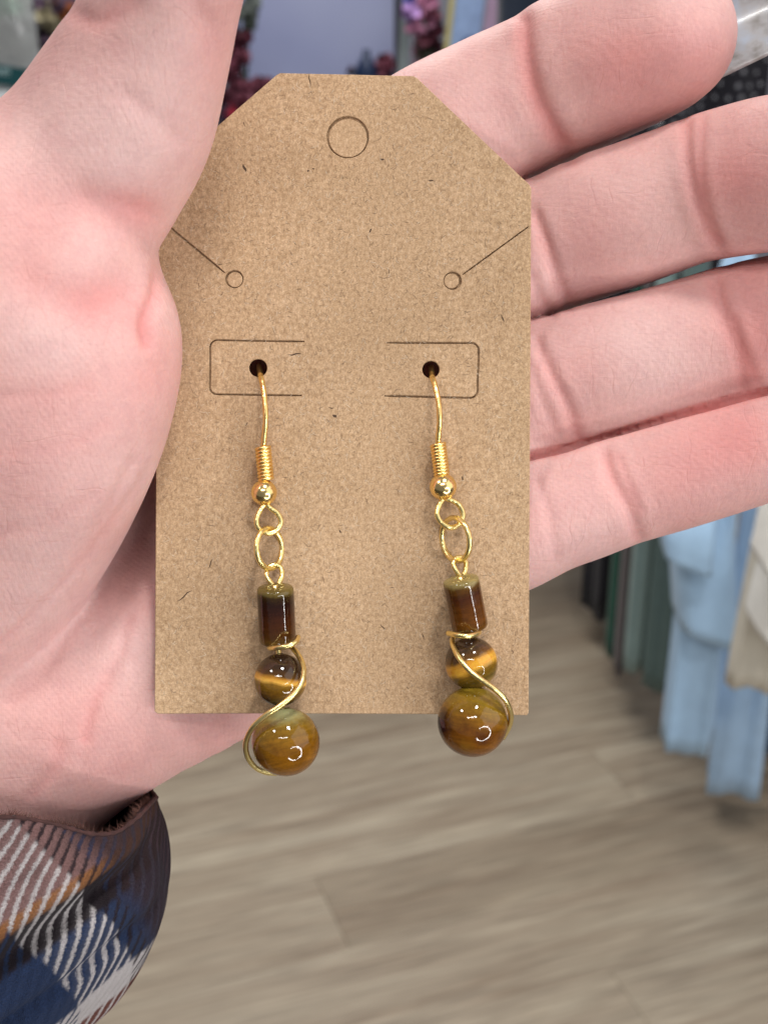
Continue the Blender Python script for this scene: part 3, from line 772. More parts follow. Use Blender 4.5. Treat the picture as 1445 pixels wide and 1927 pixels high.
earring('left earring with its wire curling round the left of the largest bead', dict(
    hole=(486.5, 693), hook=[(490, 705, -0.6), (494, 722, -1.9), (498.5, 755, -2.9), (500, 790, -3.0), (497, 825, -2.5), (495.5, 845, -2.2)],
    coil=((495, 842, -2.2), (501, 903, -2.2)), ball=(497, 927, -2.4, 24.5),
    loop=[(500, 946, -2.4), (490, 960, -2.6), (483, 978, -2.8), (487, 994, -2.8), (505, 1003.5, -2.6), (521, 997, -2.2), (529, 982, -2.0), (522, 966, -2.0), (510, 957, -2.2), (501, 949, -2.3)],
    ring=(507, 1032, -2.3, 21, 38, -4), ringsign=1,
    eye=[(519, 1108, -3.0), (511, 1098, -3.2), (502, 1084, -3.0), (504, 1070, -2.4), (515, 1063, -2.0), (528, 1068, -1.8), (531, 1083, -2.2), (525, 1098, -2.7), (521, 1110, -3.0)],
    cyl=((518, 1104, -4.7), (523, 1209, -2.9), 35), cylmat=cyl_l, bead1=(528, 1279, -4.2, 49.5), bead2=(538, 1396, -5.0, 64), m1=m1_l, m2=m2_l,
    wrap=[(561, 1199, -5.0), (556, 1208, -6.6), (540, 1216, -7.2), (520, 1219, -6.6), (508, 1219, -4.6), (511, 1214, -2.4), (528, 1211, -1.6), (546, 1216, -2.6), (561, 1232, -4.6), (571, 1256, -6.6), (568, 1283, -8.1), (553, 1306, -9.0), (526, 1329, -9.4), (498, 1348, -9.2), (475, 1370, -8.4), (463, 1397, -6.8), (466, 1423, -5.2), (480, 1443, -3.6), (500, 1453, -2.2), (520, 1455, -1)]))
earring('right earring with its wire crossing to the right of the largest bead', dict(
    hole=(810.5, 695.5), hook=[(813, 709, -0.6), (818, 724, -1.9), (825, 757, -2.9), (827, 790, -3.0), (825, 820, -2.5), (824, 838, -2.2)],
    coil=((824, 836, -2.2), (831, 893, -2.2)), ball=(833.5, 916, -2.4, 25.5),
    loop=[(836, 935, -2.4), (828, 948, -2.7), (822, 966, -3.0), (830, 983, -3.0), (848, 993, -2.8), (864, 986, -2.2), (871, 969, -2.0), (864, 951, -2.0), (851, 942, -2.2), (838, 938, -2.3)],
    ring=(857, 1015, -2.3, 24, 41, -8), ringsign=-1,
    eye=[(867, 1087, -3.0), (860, 1077, -3.2), (853, 1062, -3.0), (857, 1051, -2.4), (868, 1049, -2.0), (876, 1058, -1.9), (876, 1072, -2.3), (872, 1083, -2.7), (882, 1083, -3.0)],
    cyl=((866, 1088, -4.6), (885, 1184, -3.0), 34.5), cylmat=cyl_r, bead1=(886.5, 1248, -4.2, 49.5), bead2=(889, 1358, -5.2, 66), m1=m1_r, m2=m2_r,
    wrap=[(843, 1191.5, -5.0), (860, 1195, -6.9), (880, 1197, -7.3), (896, 1193, -6.0), (900, 1188, -4.0), (885, 1186, -1.8), (862, 1192, -2.0), (851, 1203, -4.4), (855, 1221, -6.6), (868, 1244, -8.2), (888, 1266, -9.0), (912, 1284, -9.3), (935, 1301, -9.2), (952, 1320, -8.4), (961, 1345, -6.6), (958, 1366, -4.4), (946, 1388, -2)]))

# ------------------------------------------------------------------ flannel sleeve
def flannel_mat():
    m = Mat('plaid_flannel')
    uv = m.n('ShaderNodeUVMap'); sx = m.n('ShaderNodeSeparateXYZ'); m.l(uv.outputs[0], sx.inputs[0])
    u, v = sx.outputs['X'], sx.outputs['Y']          # mm on the cloth
    NAVY = (0.020, 0.038, 0.10); DARK = (0.020, 0.013, 0.018); WHITE = (0.66, 0.62, 0.63); MAUVE = (0.235, 0.13, 0.125); ORANGE = (0.30, 0.125, 0.045); RUST = (0.16, 0.042, 0.028)
    wob = m.noise(m.coord('Object', (1000,) * 3), 0.5, 4)
    e1 = m.math('ADD', m.math('ADD', m.math('MULTIPLY', u, -0.8), m.math('MULTIPLY', v, 0.6)), m.math('MULTIPLY', wob, 8))
    e2 = m.math('ADD', m.math('ADD', m.math('MULTIPLY', u, 0.6), m.math('MULTIPLY', v, 0.8)), m.math('MULTIPLY', wob, 8))
    def bands(e, start, per, lst):
        f = m.math('FRACT', m.math('DIVIDE', m.math('SUBTRACT', e, start), per)); st = []
        for k, (p, c) in enumerate(lst):
            t = (p - start) / per
            if k: st.append((max(0, t - 0.006), lst[k - 1][1]))
            st.append((t + (0.006 if k else 0), c))
        return m.ramp(f, st)
    warp = bands(e2, 1200, 520, [(1200, MAUVE), (1392, ORANGE), (1414, DARK), (1468, NAVY), (1582, WHITE), (1632, RUST), (1680, DARK)])
    weft = bands(e1, 620, 700, [(620, RUST), (724, DARK), (808, NAVY), (864, DARK), (911, WHITE), (1052, NAVY), (1250, DARK)])
    nz = m.noise(m.coord('Object', (1000,) * 3), 2.6, 5, 0.65)
    tw = m.math('FRACT', m.math('ADD', m.math('MULTIPLY', m.math('ADD', u, m.math('MULTIPLY', v, 0.42)), 0.056), m.math('MULTIPLY', nz, 0.62)))
    sel = m.ramp(tw, [(0.0, (0, 0, 0)), (0.45, (0.06, 0.06, 0.06)), (0.66, (0.9, 0.9, 0.9)), (0.82, (0.9, 0.9, 0.9)), (1.0, (0, 0, 0))])
    c = m.mix(sel, warp, weft)
    fz = m.noise(m.coord('Object', (1000,) * 3), 3.5, 5, 0.7)
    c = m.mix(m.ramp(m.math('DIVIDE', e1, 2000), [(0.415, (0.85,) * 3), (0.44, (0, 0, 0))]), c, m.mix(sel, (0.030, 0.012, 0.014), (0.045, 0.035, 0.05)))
    c = m.mix(0.5, c, m.ramp(fz, [(0.3, (0.16, 0.15, 0.15)), (0.7, (0.84, 0.84, 0.84))]), 'OVERLAY')
    hh = m.math('ADD', m.math('ABSOLUTE', m.math('SUBTRACT', tw, 0.5)), m.math('MULTIPLY', fz, 0.8))
    m.set(Base_Color=c, Roughness=0.95, Specular_IOR_Level=0.1, Sheen_Weight=0.04, Sheen_Roughness=0.5, Normal=m.bump(hh, 1.0, 0.0008))
    return m.m
FL = flannel_mat()
def sleeve():
    # rings: centre px, py, Y ; right-pointing unit (px) ; half width px ; half depth mm ; front drop px
    rings = [(16, 1512, 18, 1.0, -0.06, 276, 25, 1.0), (18, 1560, 19, 1.0, 0.00, 292, 26, 0.8), (16, 1640, 20, 1.0, 0.08, 304, 27, 0.5), (-14, 1715, 21, 0.98, 0.18, 312, 27.5, 0.2),
             (-84, 1790, 23, 0.95, 0.28, 318, 28, 0.05), (-176, 1860, 25, 0.93, 0.36, 322, 28.5, 0), (-280, 1940, 27, 0.92, 0.38, 328, 29, 0), (-360, 2060, 31, 0.92, 0.38, 335, 29, 0), (-620, 2360, 40, 0.92, 0.38, 345, 30, 0)]
    S = spline(rings, 14); n = 240; V = []; UV = []
    for i, (x, y, Y, ux, uy, a, b, drop) in enumerate(S):
        ul = math.hypot(ux, uy); ux /= ul; uy /= ul
        s = i / (len(S) - 1); fade = max(0.0, 1 - s * 2.2)
        for j in range(n):
            th = 2 * math.pi * j / n - math.pi / 2; c, sn = math.cos(th), math.sin(th)     # c: right, sn: toward camera
            dp = drop * (52 * math.exp(-((th - 0.85) / 0.45) ** 2) + (22 * sn if sn > 0 else 90 * sn))
            xu = x + 290 * (math.pi / 2 - th) * 0.76; yu = y + uy * c * a + dp
            e2 = 0.6 * xu + 0.8 * yu
            f = 1.0 + 0.012 * math.sin(9 * th + 14 * s) + 0.008 * math.sin(17 * th - 25 * s)
            for e0, wd, am in ((1440, 20, -0.13), (1400, 26, 0.05), (1528, 11, -0.09), (1500, 24, 0.035), (1560, 22, 0.035), (1350, 9, -0.03 if xu < 60 else -0.01)):
                f += am * math.exp(-((e2 - e0) / wd) ** 2) * max(0.0, min(1.0, (th - 0.15) / 0.6, (2.7 - th) / 0.3)) * 0.8
            pu = c * a * f * (1.0 if c > 0 else 1.35); Yd = Y - sn * b * f
            V.append(P(x + ux * pu - uy * dp, y + uy * pu + ux * dp, Yd))
            UV.append((xu, yu))
    Fc = []
    m = len(S)
    for i in range(m - 1):
        for j in range(n):
            j2 = (j + 1) % n; Fc.append((i * n + j, (i + 1) * n + j, (i + 1) * n + j2, i * n + j2))
    o = mesh_obj('shirt_sleeve', V, Fc, FL); o.matrix_world = HM
    lay = o.data.uv_layers.new(name='UVMap')
    for poly in o.data.polygons:
        for li in poly.loop_indices:
            vi = o.data.loops[li].vertex_index; uv = UV[vi]
            if (vi % n == 0) and any((o.data.loops[l].vertex_index % n) == n - 1 for l in poly.loop_indices):
                uv = (uv[0] - 290 * 2 * math.pi * 0.76, uv[1])
            lay.data[li].uv = uv
    md = o.modifiers.new('thick', 'SOLIDIFY'); md.thickness = 0.0012; md.offset = 1
    tag(o, 'navy, white and rust plaid flannel shirt cuff around the wrist', 'sleeve')
    # brushed fuzz on the cuff edge and outline
    rg = random.Random(5); FV, FF = [], []
    def hair(p, d, L, w):
        k = len(FV); sd = d.cross(Vector((rg.gauss(0, 1), rg.gauss(0, 1), rg.gauss(0, 1)))).normalized() * w
        b = Vector((rg.gauss(0, 1), rg.gauss(0, 1), rg.gauss(0, 1))) * L * 0.3
        q = p + d * L * 0.5 + b * 0.5; e = p + d * L + b
        FV.extend([p - sd, p + sd, q - sd * .7, q + sd * .7, e]); FF.extend([(k, k + 1, k + 3, k + 2), (k + 2, k + 3, k + 4)])
    me = o.data
    me.update(); 
    for q in range(15000):
        i = 0 if q < 3200 else int((rg.random() ** 2.2) * (m - 4)); j = rg.randrange(n)
        vtx = me.vertices[i * n + j]; nm = vtx.normal
        d = (nm + Vector((rg.gauss(0, .6), rg.gauss(0, .6), rg.gauss(0, .6)))).normalized()
        if i == 0: d = (d + Vector((0.1, 0, 0.9))).normalized()
        p = vtx.co + (me.vertices[i * n + (j + 1) % n].co - vtx.co) * rg.random() + (me.vertices[(i + 1) * n + j].co - vtx.co) * rg.random()
        hair(p + nm * 0.0010, d, rg.uniform(0.0005, 0.0014) , 0.000028)
    fz = mesh_obj('fuzz', FV, FF, simple('flannel_fuzz', (0.15, 0.07, 0.055), 0.95, 0.55, 300), o); fz['kind'] = 'stuff'
    # rolled hem along the cuff edge
    V2, F2 = tube_geo([me.vertices[j].co for j in range(n)], 0.00028, 8, True, 0.4, 2)
    mesh_obj('cuff_hem', V2, F2, simple('rust_hem', (0.055, 0.022, 0.02), 0.95, 0.4, 900), o)
    return o
sleeve()

# ------------------------------------------------------------------ clothes on the rail
def cloth(name, col, rough=0.85, scale=30, var=0.07):
    m = Mat(name); v = m.coord()
    c = m.ramp(m.noise(v, scale, 4), [(0.3, tuple(x * (1 - var) for x in col)), (0.7, tuple(min(1, x * (1 + var)) for x in col))])
    m.set(Base_Color=c, Roughness=rough, Specular_IOR_Level=0.2, Sheen_Weight=0.15, Normal=m.bump(m.noise(v, 900, 2), 0.2, 0.0005)); return m.m
def drape(profile, n=56, folds=5, amp=0.10, seed=0, rot=0.0, sag=0.0):
    """hanging cloth tube. profile rows: (z, cx, cy, half width, half depth)"""
    rg = random.Random(seed); ph = [rg.uniform(0, 6.28) for _ in range(4)]
    S = spline(profile, 6); V, Fc = [], []; m = len(S)
    for i, (z, cx_, cy_, a, b) in enumerate(S):
        t = i / (m - 1)
        for j in range(n):
            th = 2 * math.pi * j / n
            f = 1 + amp * (0.35 + 0.65 * (1 - t)) * (math.sin(folds * th + ph[0] + 1.1 * t) + 0.5 * math.sin((2 * folds + 1) * th + ph[1] - 2 * t))
            c, s_ = math.cos(th), math.sin(th)
            c = math.copysign(abs(c) ** 0.6, c); s_ = math.copysign(abs(s_) ** 0.45, s_)
            x, y = a * f * c, b * f * s_
            V.append((cx_ + x * math.cos(rot) - y * math.sin(rot), cy_ + x * math.sin(rot) + y * math.cos(rot), z + sag * (abs(c) - 0.5) * (1 - t) ** 3))
    for i in range(m - 1):
        for j in range(n):
            j2 = (j + 1) % n; Fc.append((i * n + j, i * n + j2, (i + 1) * n + j2, (i + 1) * n + j))
    return V, Fc
RAILZ = 1.62
def garment(name, label, mat, y, l_px, r_px, hem_py, depth=0.16, folds=4, amp=0.08, seed=0, cat='garment', sag=0.012, top_scale=0.8, lean=0.0, rail=1.04):
    zh = z_at(hem_py, y); xl = x_at(l_px, zh, y); xr = x_at(r_px, zh, y)
    cx_, a = (xl + xr) / 2, (xr - xl) / 2 / (1 + amp * 0.6)
    rot = -math.atan2(cx_, y)
    M = Matrix.Translation((cx_ * (1 + depth / y), y + depth, zh)); root = empty(name, M)
    tag(root, label, cat, 'clothes hanging on the rail')
    zt = rail - 0.06 - zh
    rows = [(0, 0, 0, a, depth), (zt * 0.25, lean * .25, 0, a * 0.97, depth), (zt * 0.6, lean * .6, 0, a * 0.9, depth * 1.02), (zt * 0.85, lean * .85, 0, a * top_scale, depth), (zt, lean, 0, a * 0.25, depth * 0.5)]
    V, Fc = drape(rows, 64, folds, amp, seed, rot, sag)
    b = mesh_obj('body', V, Fc, mat, root); md = b.modifiers.new('thick', 'SOLIDIFY'); md.thickness = 0.002; md.offset = -1
    # hanger hook onto the rail
    V, Fc = tube_geo([(lean, 0, zt - 0.01), (lean, 0, zt + 0.045), (lean + 0.012, 0, zt + 0.062), (lean + 0.024, 0, zt + 0.05)], 0.0015, 6)
    mesh_obj('hanger_hook', V, Fc, METAL, root)
    return root, zh, zt, a
METAL = simple('brushed_steel', (0.5, 0.5, 0.52), 0.35, Metallic=1.0)
BLUE = cloth('sky_blue_cotton', (0.46, 0.68, 0.95)); BLUE2 = cloth('pale_blue_jersey', (0.46, 0.66, 0.91)); CREAM = cloth('cream_cotton', (0.76, 0.72, 0.62)); IVORY = cloth('ivory_knit', (0.84, 0.82, 0.77))
TEAL = cloth('grey_teal_jersey', (0.28, 0.38, 0.37)); TEAL2 = cloth('dark_teal_jersey', (0.13, 0.19, 0.18)); GREEN = cloth('bottle_green_cotton', (0.006, 0.085, 0.055)); MAUV = cloth('taupe_cotton', (0.11, 0.095, 0.10)); NAVYC = cloth('navy_cotton', (0.045, 0.085, 0.17)); BLACK = cloth('black_lace', (0.014, 0.013, 0.019))

g, zh, zt, a = garment('sky_blue_shirt', 'sky blue shirt with a short sleeve flap, left of the pale blue tunic', BLUE, 1.72, 1240, 1336, 1420, 0.035, 5, 0.11, 2, sag=0.004, top_scale=0.9)
# its sleeve: a short flared tube hanging over the body
def sleeve_part(root, mat, y, pts, depth, seed):
    """pts: (px, py, half width px, Y offset) from shoulder to cuff"""
    o0 = root.matrix_world.translation; rows = []
    for (px, py, hw, dy) in pts[::-1]:
        z = z_at(py, y + dy); x = x_at(px, z, y + dy); w_ = hw / F * (y * cp + (CAMH - z) * sp)
        rows.append((z - o0.z, x - o0.x, y + dy - o0.y, w_, depth))
    V, Fc = drape(rows, 48, 3, 0.05, seed, 0, 0.0)
    # slant the cuff: lower on the right
    V = [(v[0], v[1], v[2] - 0.45 * max(-0.05, v[0] - rows[0][1]) * max(0, 1 - (v[2] - rows[0][0]) / 0.25)) for v in V]
    o = mesh_obj('sleeve', V, Fc, mat, root); md = o.modifiers.new('thick', 'SOLIDIFY'); md.thickness = 0.0025; md.offset = 1
    return o
sleeve_part(g, BLUE, 1.72, [(1320, 700, 40, 0.06), (1320, 900, 50, 0.05), (1318, 1060, 54, 0.03), (1322, 1180, 52, 0.02)], 0.05, 3)
sleeve_part(g, BLUE, 1.72, [(1305, 640, 45, 0.06), (1300, 840, 50, 0.02), (1290, 980, 46, -0.03), (1288, 1050, 40, -0.04)], 0.04, 9)
garment('pale_blue_tunic', 'long pale blue tunic whose rounded hem hangs lowest of all', BLUE2, 1.78, 1322, 1424, 1500, 0.035, 4, 0.14, 5, sag=-0.01, top_scale=0.9)
g, *_ = garment('cream_jacket', 'cream jacket hanging in front of the pale blue tunic', CREAM, 1.55, 1364, 1452, 1300, 0.03, 5, 0.10, 6, sag=-0.012, lean=0.03)
garment('navy_trousers', 'dark navy garment at the right edge under the cream clothes', NAVYC, 1.78, 1424, 1520, 1432, 0.15, 3, 0.08, 8)
g, *_ = garment('ivory_blouse', 'ivory blouse with ruffled cuffs at the right edge', IVORY, 1.46, 1452, 1550, 1240, 0.06, 6, 0.12, 11)
sleeve_part(g, IVORY, 1.44, [(1510, 860, 40, 0.05), (1490, 980, 50, 0.02), (1468, 1070, 46, 0.0)], 0.05, 4)
sleeve_part(g, IVORY, 1.44, [(1490, 1060, 44, 0.06), (1470, 1130, 44, 0.05), (1462, 1190, 50, 0.04)], 0.05, 14)
garment('teal_shirt', 'grey teal shirt hanging behind the sky blue shirt', TEAL, 2.05, 1168, 1212, 1264, 0.035, 3, 0.08, 21)
garment('dark_teal_dress', 'dark teal dress squeezed between the teal shirt and sky blue shirt', TEAL2, 2.0, 1206, 1262, 1300, 0.035, 4, 0.09, 22)
garment('taupe_shirt', 'thin taupe shirt just left of the teal shirt', MAUV, 2.12, 1150, 1174, 1268, 0.08, 3, 0.06, 23)
garment('green_shirt', 'narrow bottle green shirt between the black lace and taupe shirt', GREEN, 2.2, 1136, 1156, 1236, 0.08, 3, 0.06, 24)
g, zh, zt, a = garment('lace_dress', 'black dress scattered with pale dots, hanging farthest back', BLACK, 2.35, 1090, 1160, 1158, 0.16, 5, 0.10, 25, top_scale=1.0, rail=RAILZ)
# the wide dotted front of the dress, higher up behind the fingers
def dotted():
    o0 = g.matrix_world.translation
    y = 2.30; zb, zt2 = z_at(700, y), RAILZ - 0.07
    xl, xr = x_at(1060, z_at(250, y), y), x_at(1436, z_at(250, y), y)
    nx, nz = 60, 40; V, Fc = [], []
    def srf(u, v_):
        x = xl + (xr - xl) * u; z = zb + (zt2 - zb) * v_
        return Vector((x - o0.x, y + 0.012 * math.sin(u * 21) + 0.01 * math.sin(u * 9 + 3 * v_) - o0.y, z - o0.z))
    for i in range(nx + 1):
        for j in range(nz + 1): V.append(srf(i / nx, j / nz))
    for i in range(nx):
        for j in range(nz):
            k = i * (nz + 1) + j; Fc.append((k, k + nz + 1, k + nz + 2, k + 1))
    o = mesh_obj('skirt_panel', V, Fc, BLACK, g); md = o.modifiers.new('thick', 'SOLIDIFY'); md.thickness = 0.003; md.offset = 1
    parts = []; rg = random.Random(3)
    rows = int((zt2 - zb) / 0.021); cols = int((xr - xl) / 0.021)
    for r in range(rows):
        for c in range(cols):
            u = (c + 0.5 * (r % 2) + rg.gauss(0, .12)) / cols; v_ = (r + 0.5 + rg.gauss(0, .12)) / rows
            if not (0.02 < u < 0.98): continue
            p = srf(u, v_); R = 0.0042 * rg.uniform(0.75, 1.2); k = 8
            vv = [(p.x + R * math.cos(6.283 * q / k), p.y - 0.004, p.z + R * math.sin(6.283 * q / k)) for q in range(k)] + [(p.x, p.y - 0.0055, p.z)]
            parts.append((vv, [(q, (q + 1) % k, k) for q in range(k)]))
    V, Fc = merge(parts); d = mesh_obj('dots', V, Fc, simple('pale_dots', (0.16, 0.16, 0.18), 0.5), g); d['kind'] = 'stuff'
dotted()
# lace lumps on the dress hem
def lace():
    rg = random.Random(8); parts = []
    for q in range(160):
        th = rg.uniform(0, 6.283); z = rg.uniform(0, 0.16); R = rg.uniform(0.006, 0.011)
        c = Vector((a * 1.02 * math.cos(th), 0.16 * 1.02 * math.sin(th), z)); nm = Vector((math.cos(th), 0.4 * math.sin(th), 0)).normalized()
        t1 = nm.orthogonal().normalized(); t2 = nm.cross(t1); k = 8
        vv = [c + (t1 * math.cos(6.283 * s / k) + t2 * math.sin(6.283 * s / k)) * R * (0.7 if s % 2 else 1) for s in range(k)] + [c + nm * R * 0.7]
        parts.append((vv, [(s, (s + 1) % k, k) for s in range(k)]))
    V, Fc = merge(parts); o = mesh_obj('lace_rosettes', V, Fc, simple('lace_thread', (0.035, 0.033, 0.045), 0.6), g); o['kind'] = 'stuff'
lace()
garment('navy_shirt', 'dark navy shirt behind the index finger, beside the lilac strip', cloth('midnight_cotton', (0.022, 0.032, 0.055)), 2.5, 900, 1050, 700, 0.12, 3, 0.06, 31, top_scale=1.0, rail=RAILZ)
# rails and posts
rr_ = empty('clothes_rack', Matrix.Translation((1.05, 1.55, 0))); tag(rr_, 'steel two tier clothes rack carrying the hanging garments', 'clothes rack')
b0 = Vector((1.05, 1.55, 0))
for (p0, p1) in (((0.98, 1.50, 1.04), (0.42, 2.62, 1.04)), ((0.98, 1.50, RAILZ), (0.30, 2.86, RAILZ))):
    V, Fc = tube_geo([Vector(p0) - b0, Vector(p1) - b0], 0.012, 12); mesh_obj('rail', V, Fc, METAL, rr_)
for q in ((0.98, 1.50), (0.46, 2.54)):
    V, Fc = tube_geo([Vector((q[0], q[1], 0.0)) - b0, Vector((q[0], q[1], RAILZ)) - b0], 0.013, 12); mesh_obj('post', V, Fc, METAL, rr_)

# ------------------------------------------------------------------ display shelf behind the hand
YS = 3.05; ST = 0.90
V, Fc = merge([box_geo(-0.7, 0.72, 0, 0.5, -0.03, 0)]); 
cab = empty('display_cabinet', Matrix.Translation((-0.55, YS + 0.02, 0))); tag(cab, 'dark display cabinet behind the hand', 'cabinet')
CABM = simple('dark_cabinet', (0.05, 0.045, 0.06), 0.5)
V, Fc = box_geo(-0.95, 0.95, 0, 0.9, ST - 0.03, ST); mesh_obj('worktop', V, Fc, CABM, cab, smooth=False)
V, Fc = box_geo(-0.93, 0.93, 0.02, 0.88, 0, ST - 0.031); mesh_obj('carcass', V, Fc, CABM, cab, smooth=False)

# lavender blue panel with a dark frame
y = 3.55
pan = empty('wall_mirror', Matrix.Translation((0, y, ST))); tag(pan, 'lavender blue mirror panel in a dark frame between thumb and card', 'mirror')
xl, xr = x_at(440, 1.2, y), x_at(742, 1.2, y)
V, Fc = box_geo(xl, xr, 0, 0.02, 0.0, 0.85)
lm = Mat('lavender_glass'); lv = lm.coord()
lm.set(Base_Color=lm.ramp(lm.noise(lv, 2.5, 2), [(0.35, (0.27, 0.30, 0.48)), (0.65, (0.34, 0.37, 0.54))]), Roughness=0.35)
mesh_obj('pane', V, Fc, lm.m, pan, smooth=False)
fr = simple('charcoal_frame', (0.035, 0.035, 0.05), 0.5)
for (a0, a1, b0_, b1) in ((xl - 0.018, xl, -0.01, 0.87), (xr, xr + 0.018, -0.01, 0.87), (xl, xr, 0.851, 0.87)):
    V, Fc = box_geo(a0, a1, -0.012, 0.028, b0_ + 0.012, b1); mesh_obj('frame_strip', V, Fc, fr, pan, smooth=False)

def board(name, label, cat, y, l, r, mat, th=0.02, lean=0.0, z1=0.75):
    x0, x1 = x_at(l, 1.2, y), x_at(r, 1.2, y)
    o0 = empty(name, Matrix.Translation(((x0 + x1) / 2, y, ST))); hw = (x1 - x0) / 2
    V, Fc = box_geo(-hw, hw, 0, th, 0.0, z1); V = [(v[0] + lean * v[2], v[1], v[2]) for v in V]
    mesh_obj('panel', V, Fc, mat, o0, smooth=False); tag(o0, label, cat); return o0, hw
board('grey_post', 'pale grey green upright strip right of the mirror', 'post', 3.45, 746, 764, simple('sage_paint', (0.21, 0.25, 0.26), 0.6), lean=0.05)
bb, hw = board('blue_banner', 'light blue hanging banner with a yellow edge and navy smudge', 'banner', 3.3, 834, 890, simple('light_blue_cloth', (0.24, 0.34, 0.56), 0.8), lean=0.10)
V, Fc = box_geo(-hw - 0.012, -hw, -0.004, 0.02, 0, 0.75); V = [(v[0] + 0.1 * v[2], v[1], v[2]) for v in V]; mesh_obj('yellow_edge', V, Fc, simple('yellow_trim', (0.42, 0.37, 0.16), 0.8), bb, smooth=False)
V, Fc = sphere_geo(0.03, 16, 10); mesh_obj('navy_motif', [(v[0] * 0.8 + 0.03, v[1] * 0.15 - 0.002, v[2] + 0.165) for v in V], Fc, simple('navy_print', (0.06, 0.09, 0.20), 0.8), bb)
board('lilac_banner', 'lilac strip hanging beside the light blue banner', 'banner', 3.28, 892, 922, simple('lilac_cloth', (0.36, 0.25, 0.37), 0.8), lean=0.12)
# dark cone ornament in front of the mirror
y = 3.42; x = x_at(689, 1.1, y)
V, Fc = lathe([(0.0, 0.0), (0.055, 0.0), (0.052, 0.03), (0.040, 0.07), (0.042, 0.075), (0.028, 0.12), (0.030, 0.125), (0.012, 0.165), (0.009, 0.17), (0.009, 0.185), (0, 0.187)], 20)
cn = mesh_obj('cone_ornament', V, [q[::-1] for q in Fc], simple('navy_glaze', (0.012, 0.025, 0.07), 0.4)); cn.location = (x, y, z_at(170, y)); cn.scale = (1, 1, 1)
zc = z_at(170, y)
tag(cn, 'small dark navy tree shaped ornament in front of the mirror', 'ornament')
cn.location.z = ST; cn.data.transform(Matrix.Diagonal((1, 1, (z_at(92, y) - ST) / 0.187, 1)))

def bloom_mesh(name, mat, seed, r=0.022):
    rg = random.Random(seed); parts = []
    for q in range(16):
        d = Vector((rg.gauss(0, 1), rg.gauss(0, 1), rg.gauss(0, 1))).normalized(); t1 = d.orthogonal().normalized(); t2 = d.cross(t1)
        c = d * r * 0.45; R = r * rg.uniform(0.5, 0.8)
        vv = [c] + [c + d * R * (0.5 + 0.3 * math.cos(6.283 * s / 6)) + (t1 * math.cos(6.283 * s / 6) + t2 * math.sin(6.283 * s / 6)) * R * 0.8 for s in range(6)]
        parts.append((vv, [(0, s + 1, (s + 1) % 6 + 1) for s in range(6)]))
    V, Fc = merge(parts); me = bpy.data.meshes.new(name); me.from_pydata(V, [], Fc); me.materials.append(mat); return me
def bunch(label, y, spots, meshes, group='flower bunches on the display'):
    z0 = ST; xs = [x_at(s[0], z_at(s[1], y), y) for s in spots]; xm = sum(xs) / len(xs)
    root = empty('flower_bunch', Matrix.Translation((xm, y + 0.05, z0))); tag(root, label, 'flowers', group)
    stems = []; rg = random.Random(len(spots))
    for (px, py, k, s), x in zip(spots, xs):
        z = z_at(py, y); o = bpy.data.objects.new('bloom', meshes[k]); o.location = (x - xm, rg.uniform(-0.05, 0.03), z - z0); o.scale = (s,) * 3; o.rotation_euler = (rg.random() * 6, rg.random() * 6, rg.random() * 6)
        link(o, root)
        if z - z0 > 0.03: stems.append(tube_geo([(rg.uniform(-.015, .015), 0, 0.0), ((x - xm) * .5, 0, (z - z0) * .6), (x - xm, o.location.y, z - z0)], 0.002, 5))
    if stems:
        V, Fc = merge(stems); s = mesh_obj('stems', V, Fc, simple('stem_green', (0.06, 0.09, 0.04), 0.8), root)
        s['kind'] = 'stuff'
    return root
PINK = bloom_mesh('bloom', simple('pink_petals', (0.52, 0.22, 0.36), 0.7), 1); MAR = bloom_mesh('bloom', simple('maroon_petals', (0.15, 0.035, 0.06), 0.7), 2); CRM = bloom_mesh('bloom', simple('dried_cream', (0.36, 0.32, 0.21), 0.8), 3)
ORG = bloom_mesh('bloom', simple('orange_petals', (0.34, 0.10, 0.03), 0.7), 4); PUR = bloom_mesh('bloom', simple('plum_petals', (0.085, 0.05, 0.085), 0.7), 5); RED = bloom_mesh('bloom', simple('crimson_petals', (0.33, 0.01, 0.035), 0.7), 6); SAGE = bloom_mesh('bloom', simple('sage_leaves', (0.13, 0.15, 0.14), 0.8), 7); LIL = bloom_mesh('bloom', simple('lilac_petals', (0.42, 0.25, 0.55), 0.7), 8); IND = bloom_mesh('bloom', simple('indigo_petals', (0.12, 0.11, 0.45), 0.7), 9)
bunch('pink and maroon flowers between the grey post and blue banner', 3.38, [(785, 20, 0, 1.0), (800, 40, 0, 1.1), (778, 55, 0, .9), (808, 70, 1, 1.1), (795, 90, 0, 1.0), (815, 30, 1, 1.0), (820, 95, 1, 1.1), (790, 105, 0, .9), (805, 5, 0, 1.1), (775, 25, 2, 1.1), (770, 3, 3, .8), (822, 60, 1, .9), (812, 10, 0, 1.0), (790, 130, 0, 1.0), (810, 130, 1, 1.0)], [PINK, MAR, LIL, IND])
bunch('maroon flowers with sage leaves beside the thumb', 3.3, [(455, 75, 0, 1.0), (440, 95, 0, 1.2), (452, 110, 0, 1.0), (435, 130, 0, 1.3), (445, 165, 0, 1.0), (470, 25, 1, 1.0), (466, 50, 1, .9), (474, 5, 1, 1.0), (430, 60, 0, 1.2), (425, 190, 0, 1.2), (448, 20, 1, 1.0)], [MAR, SAGE])
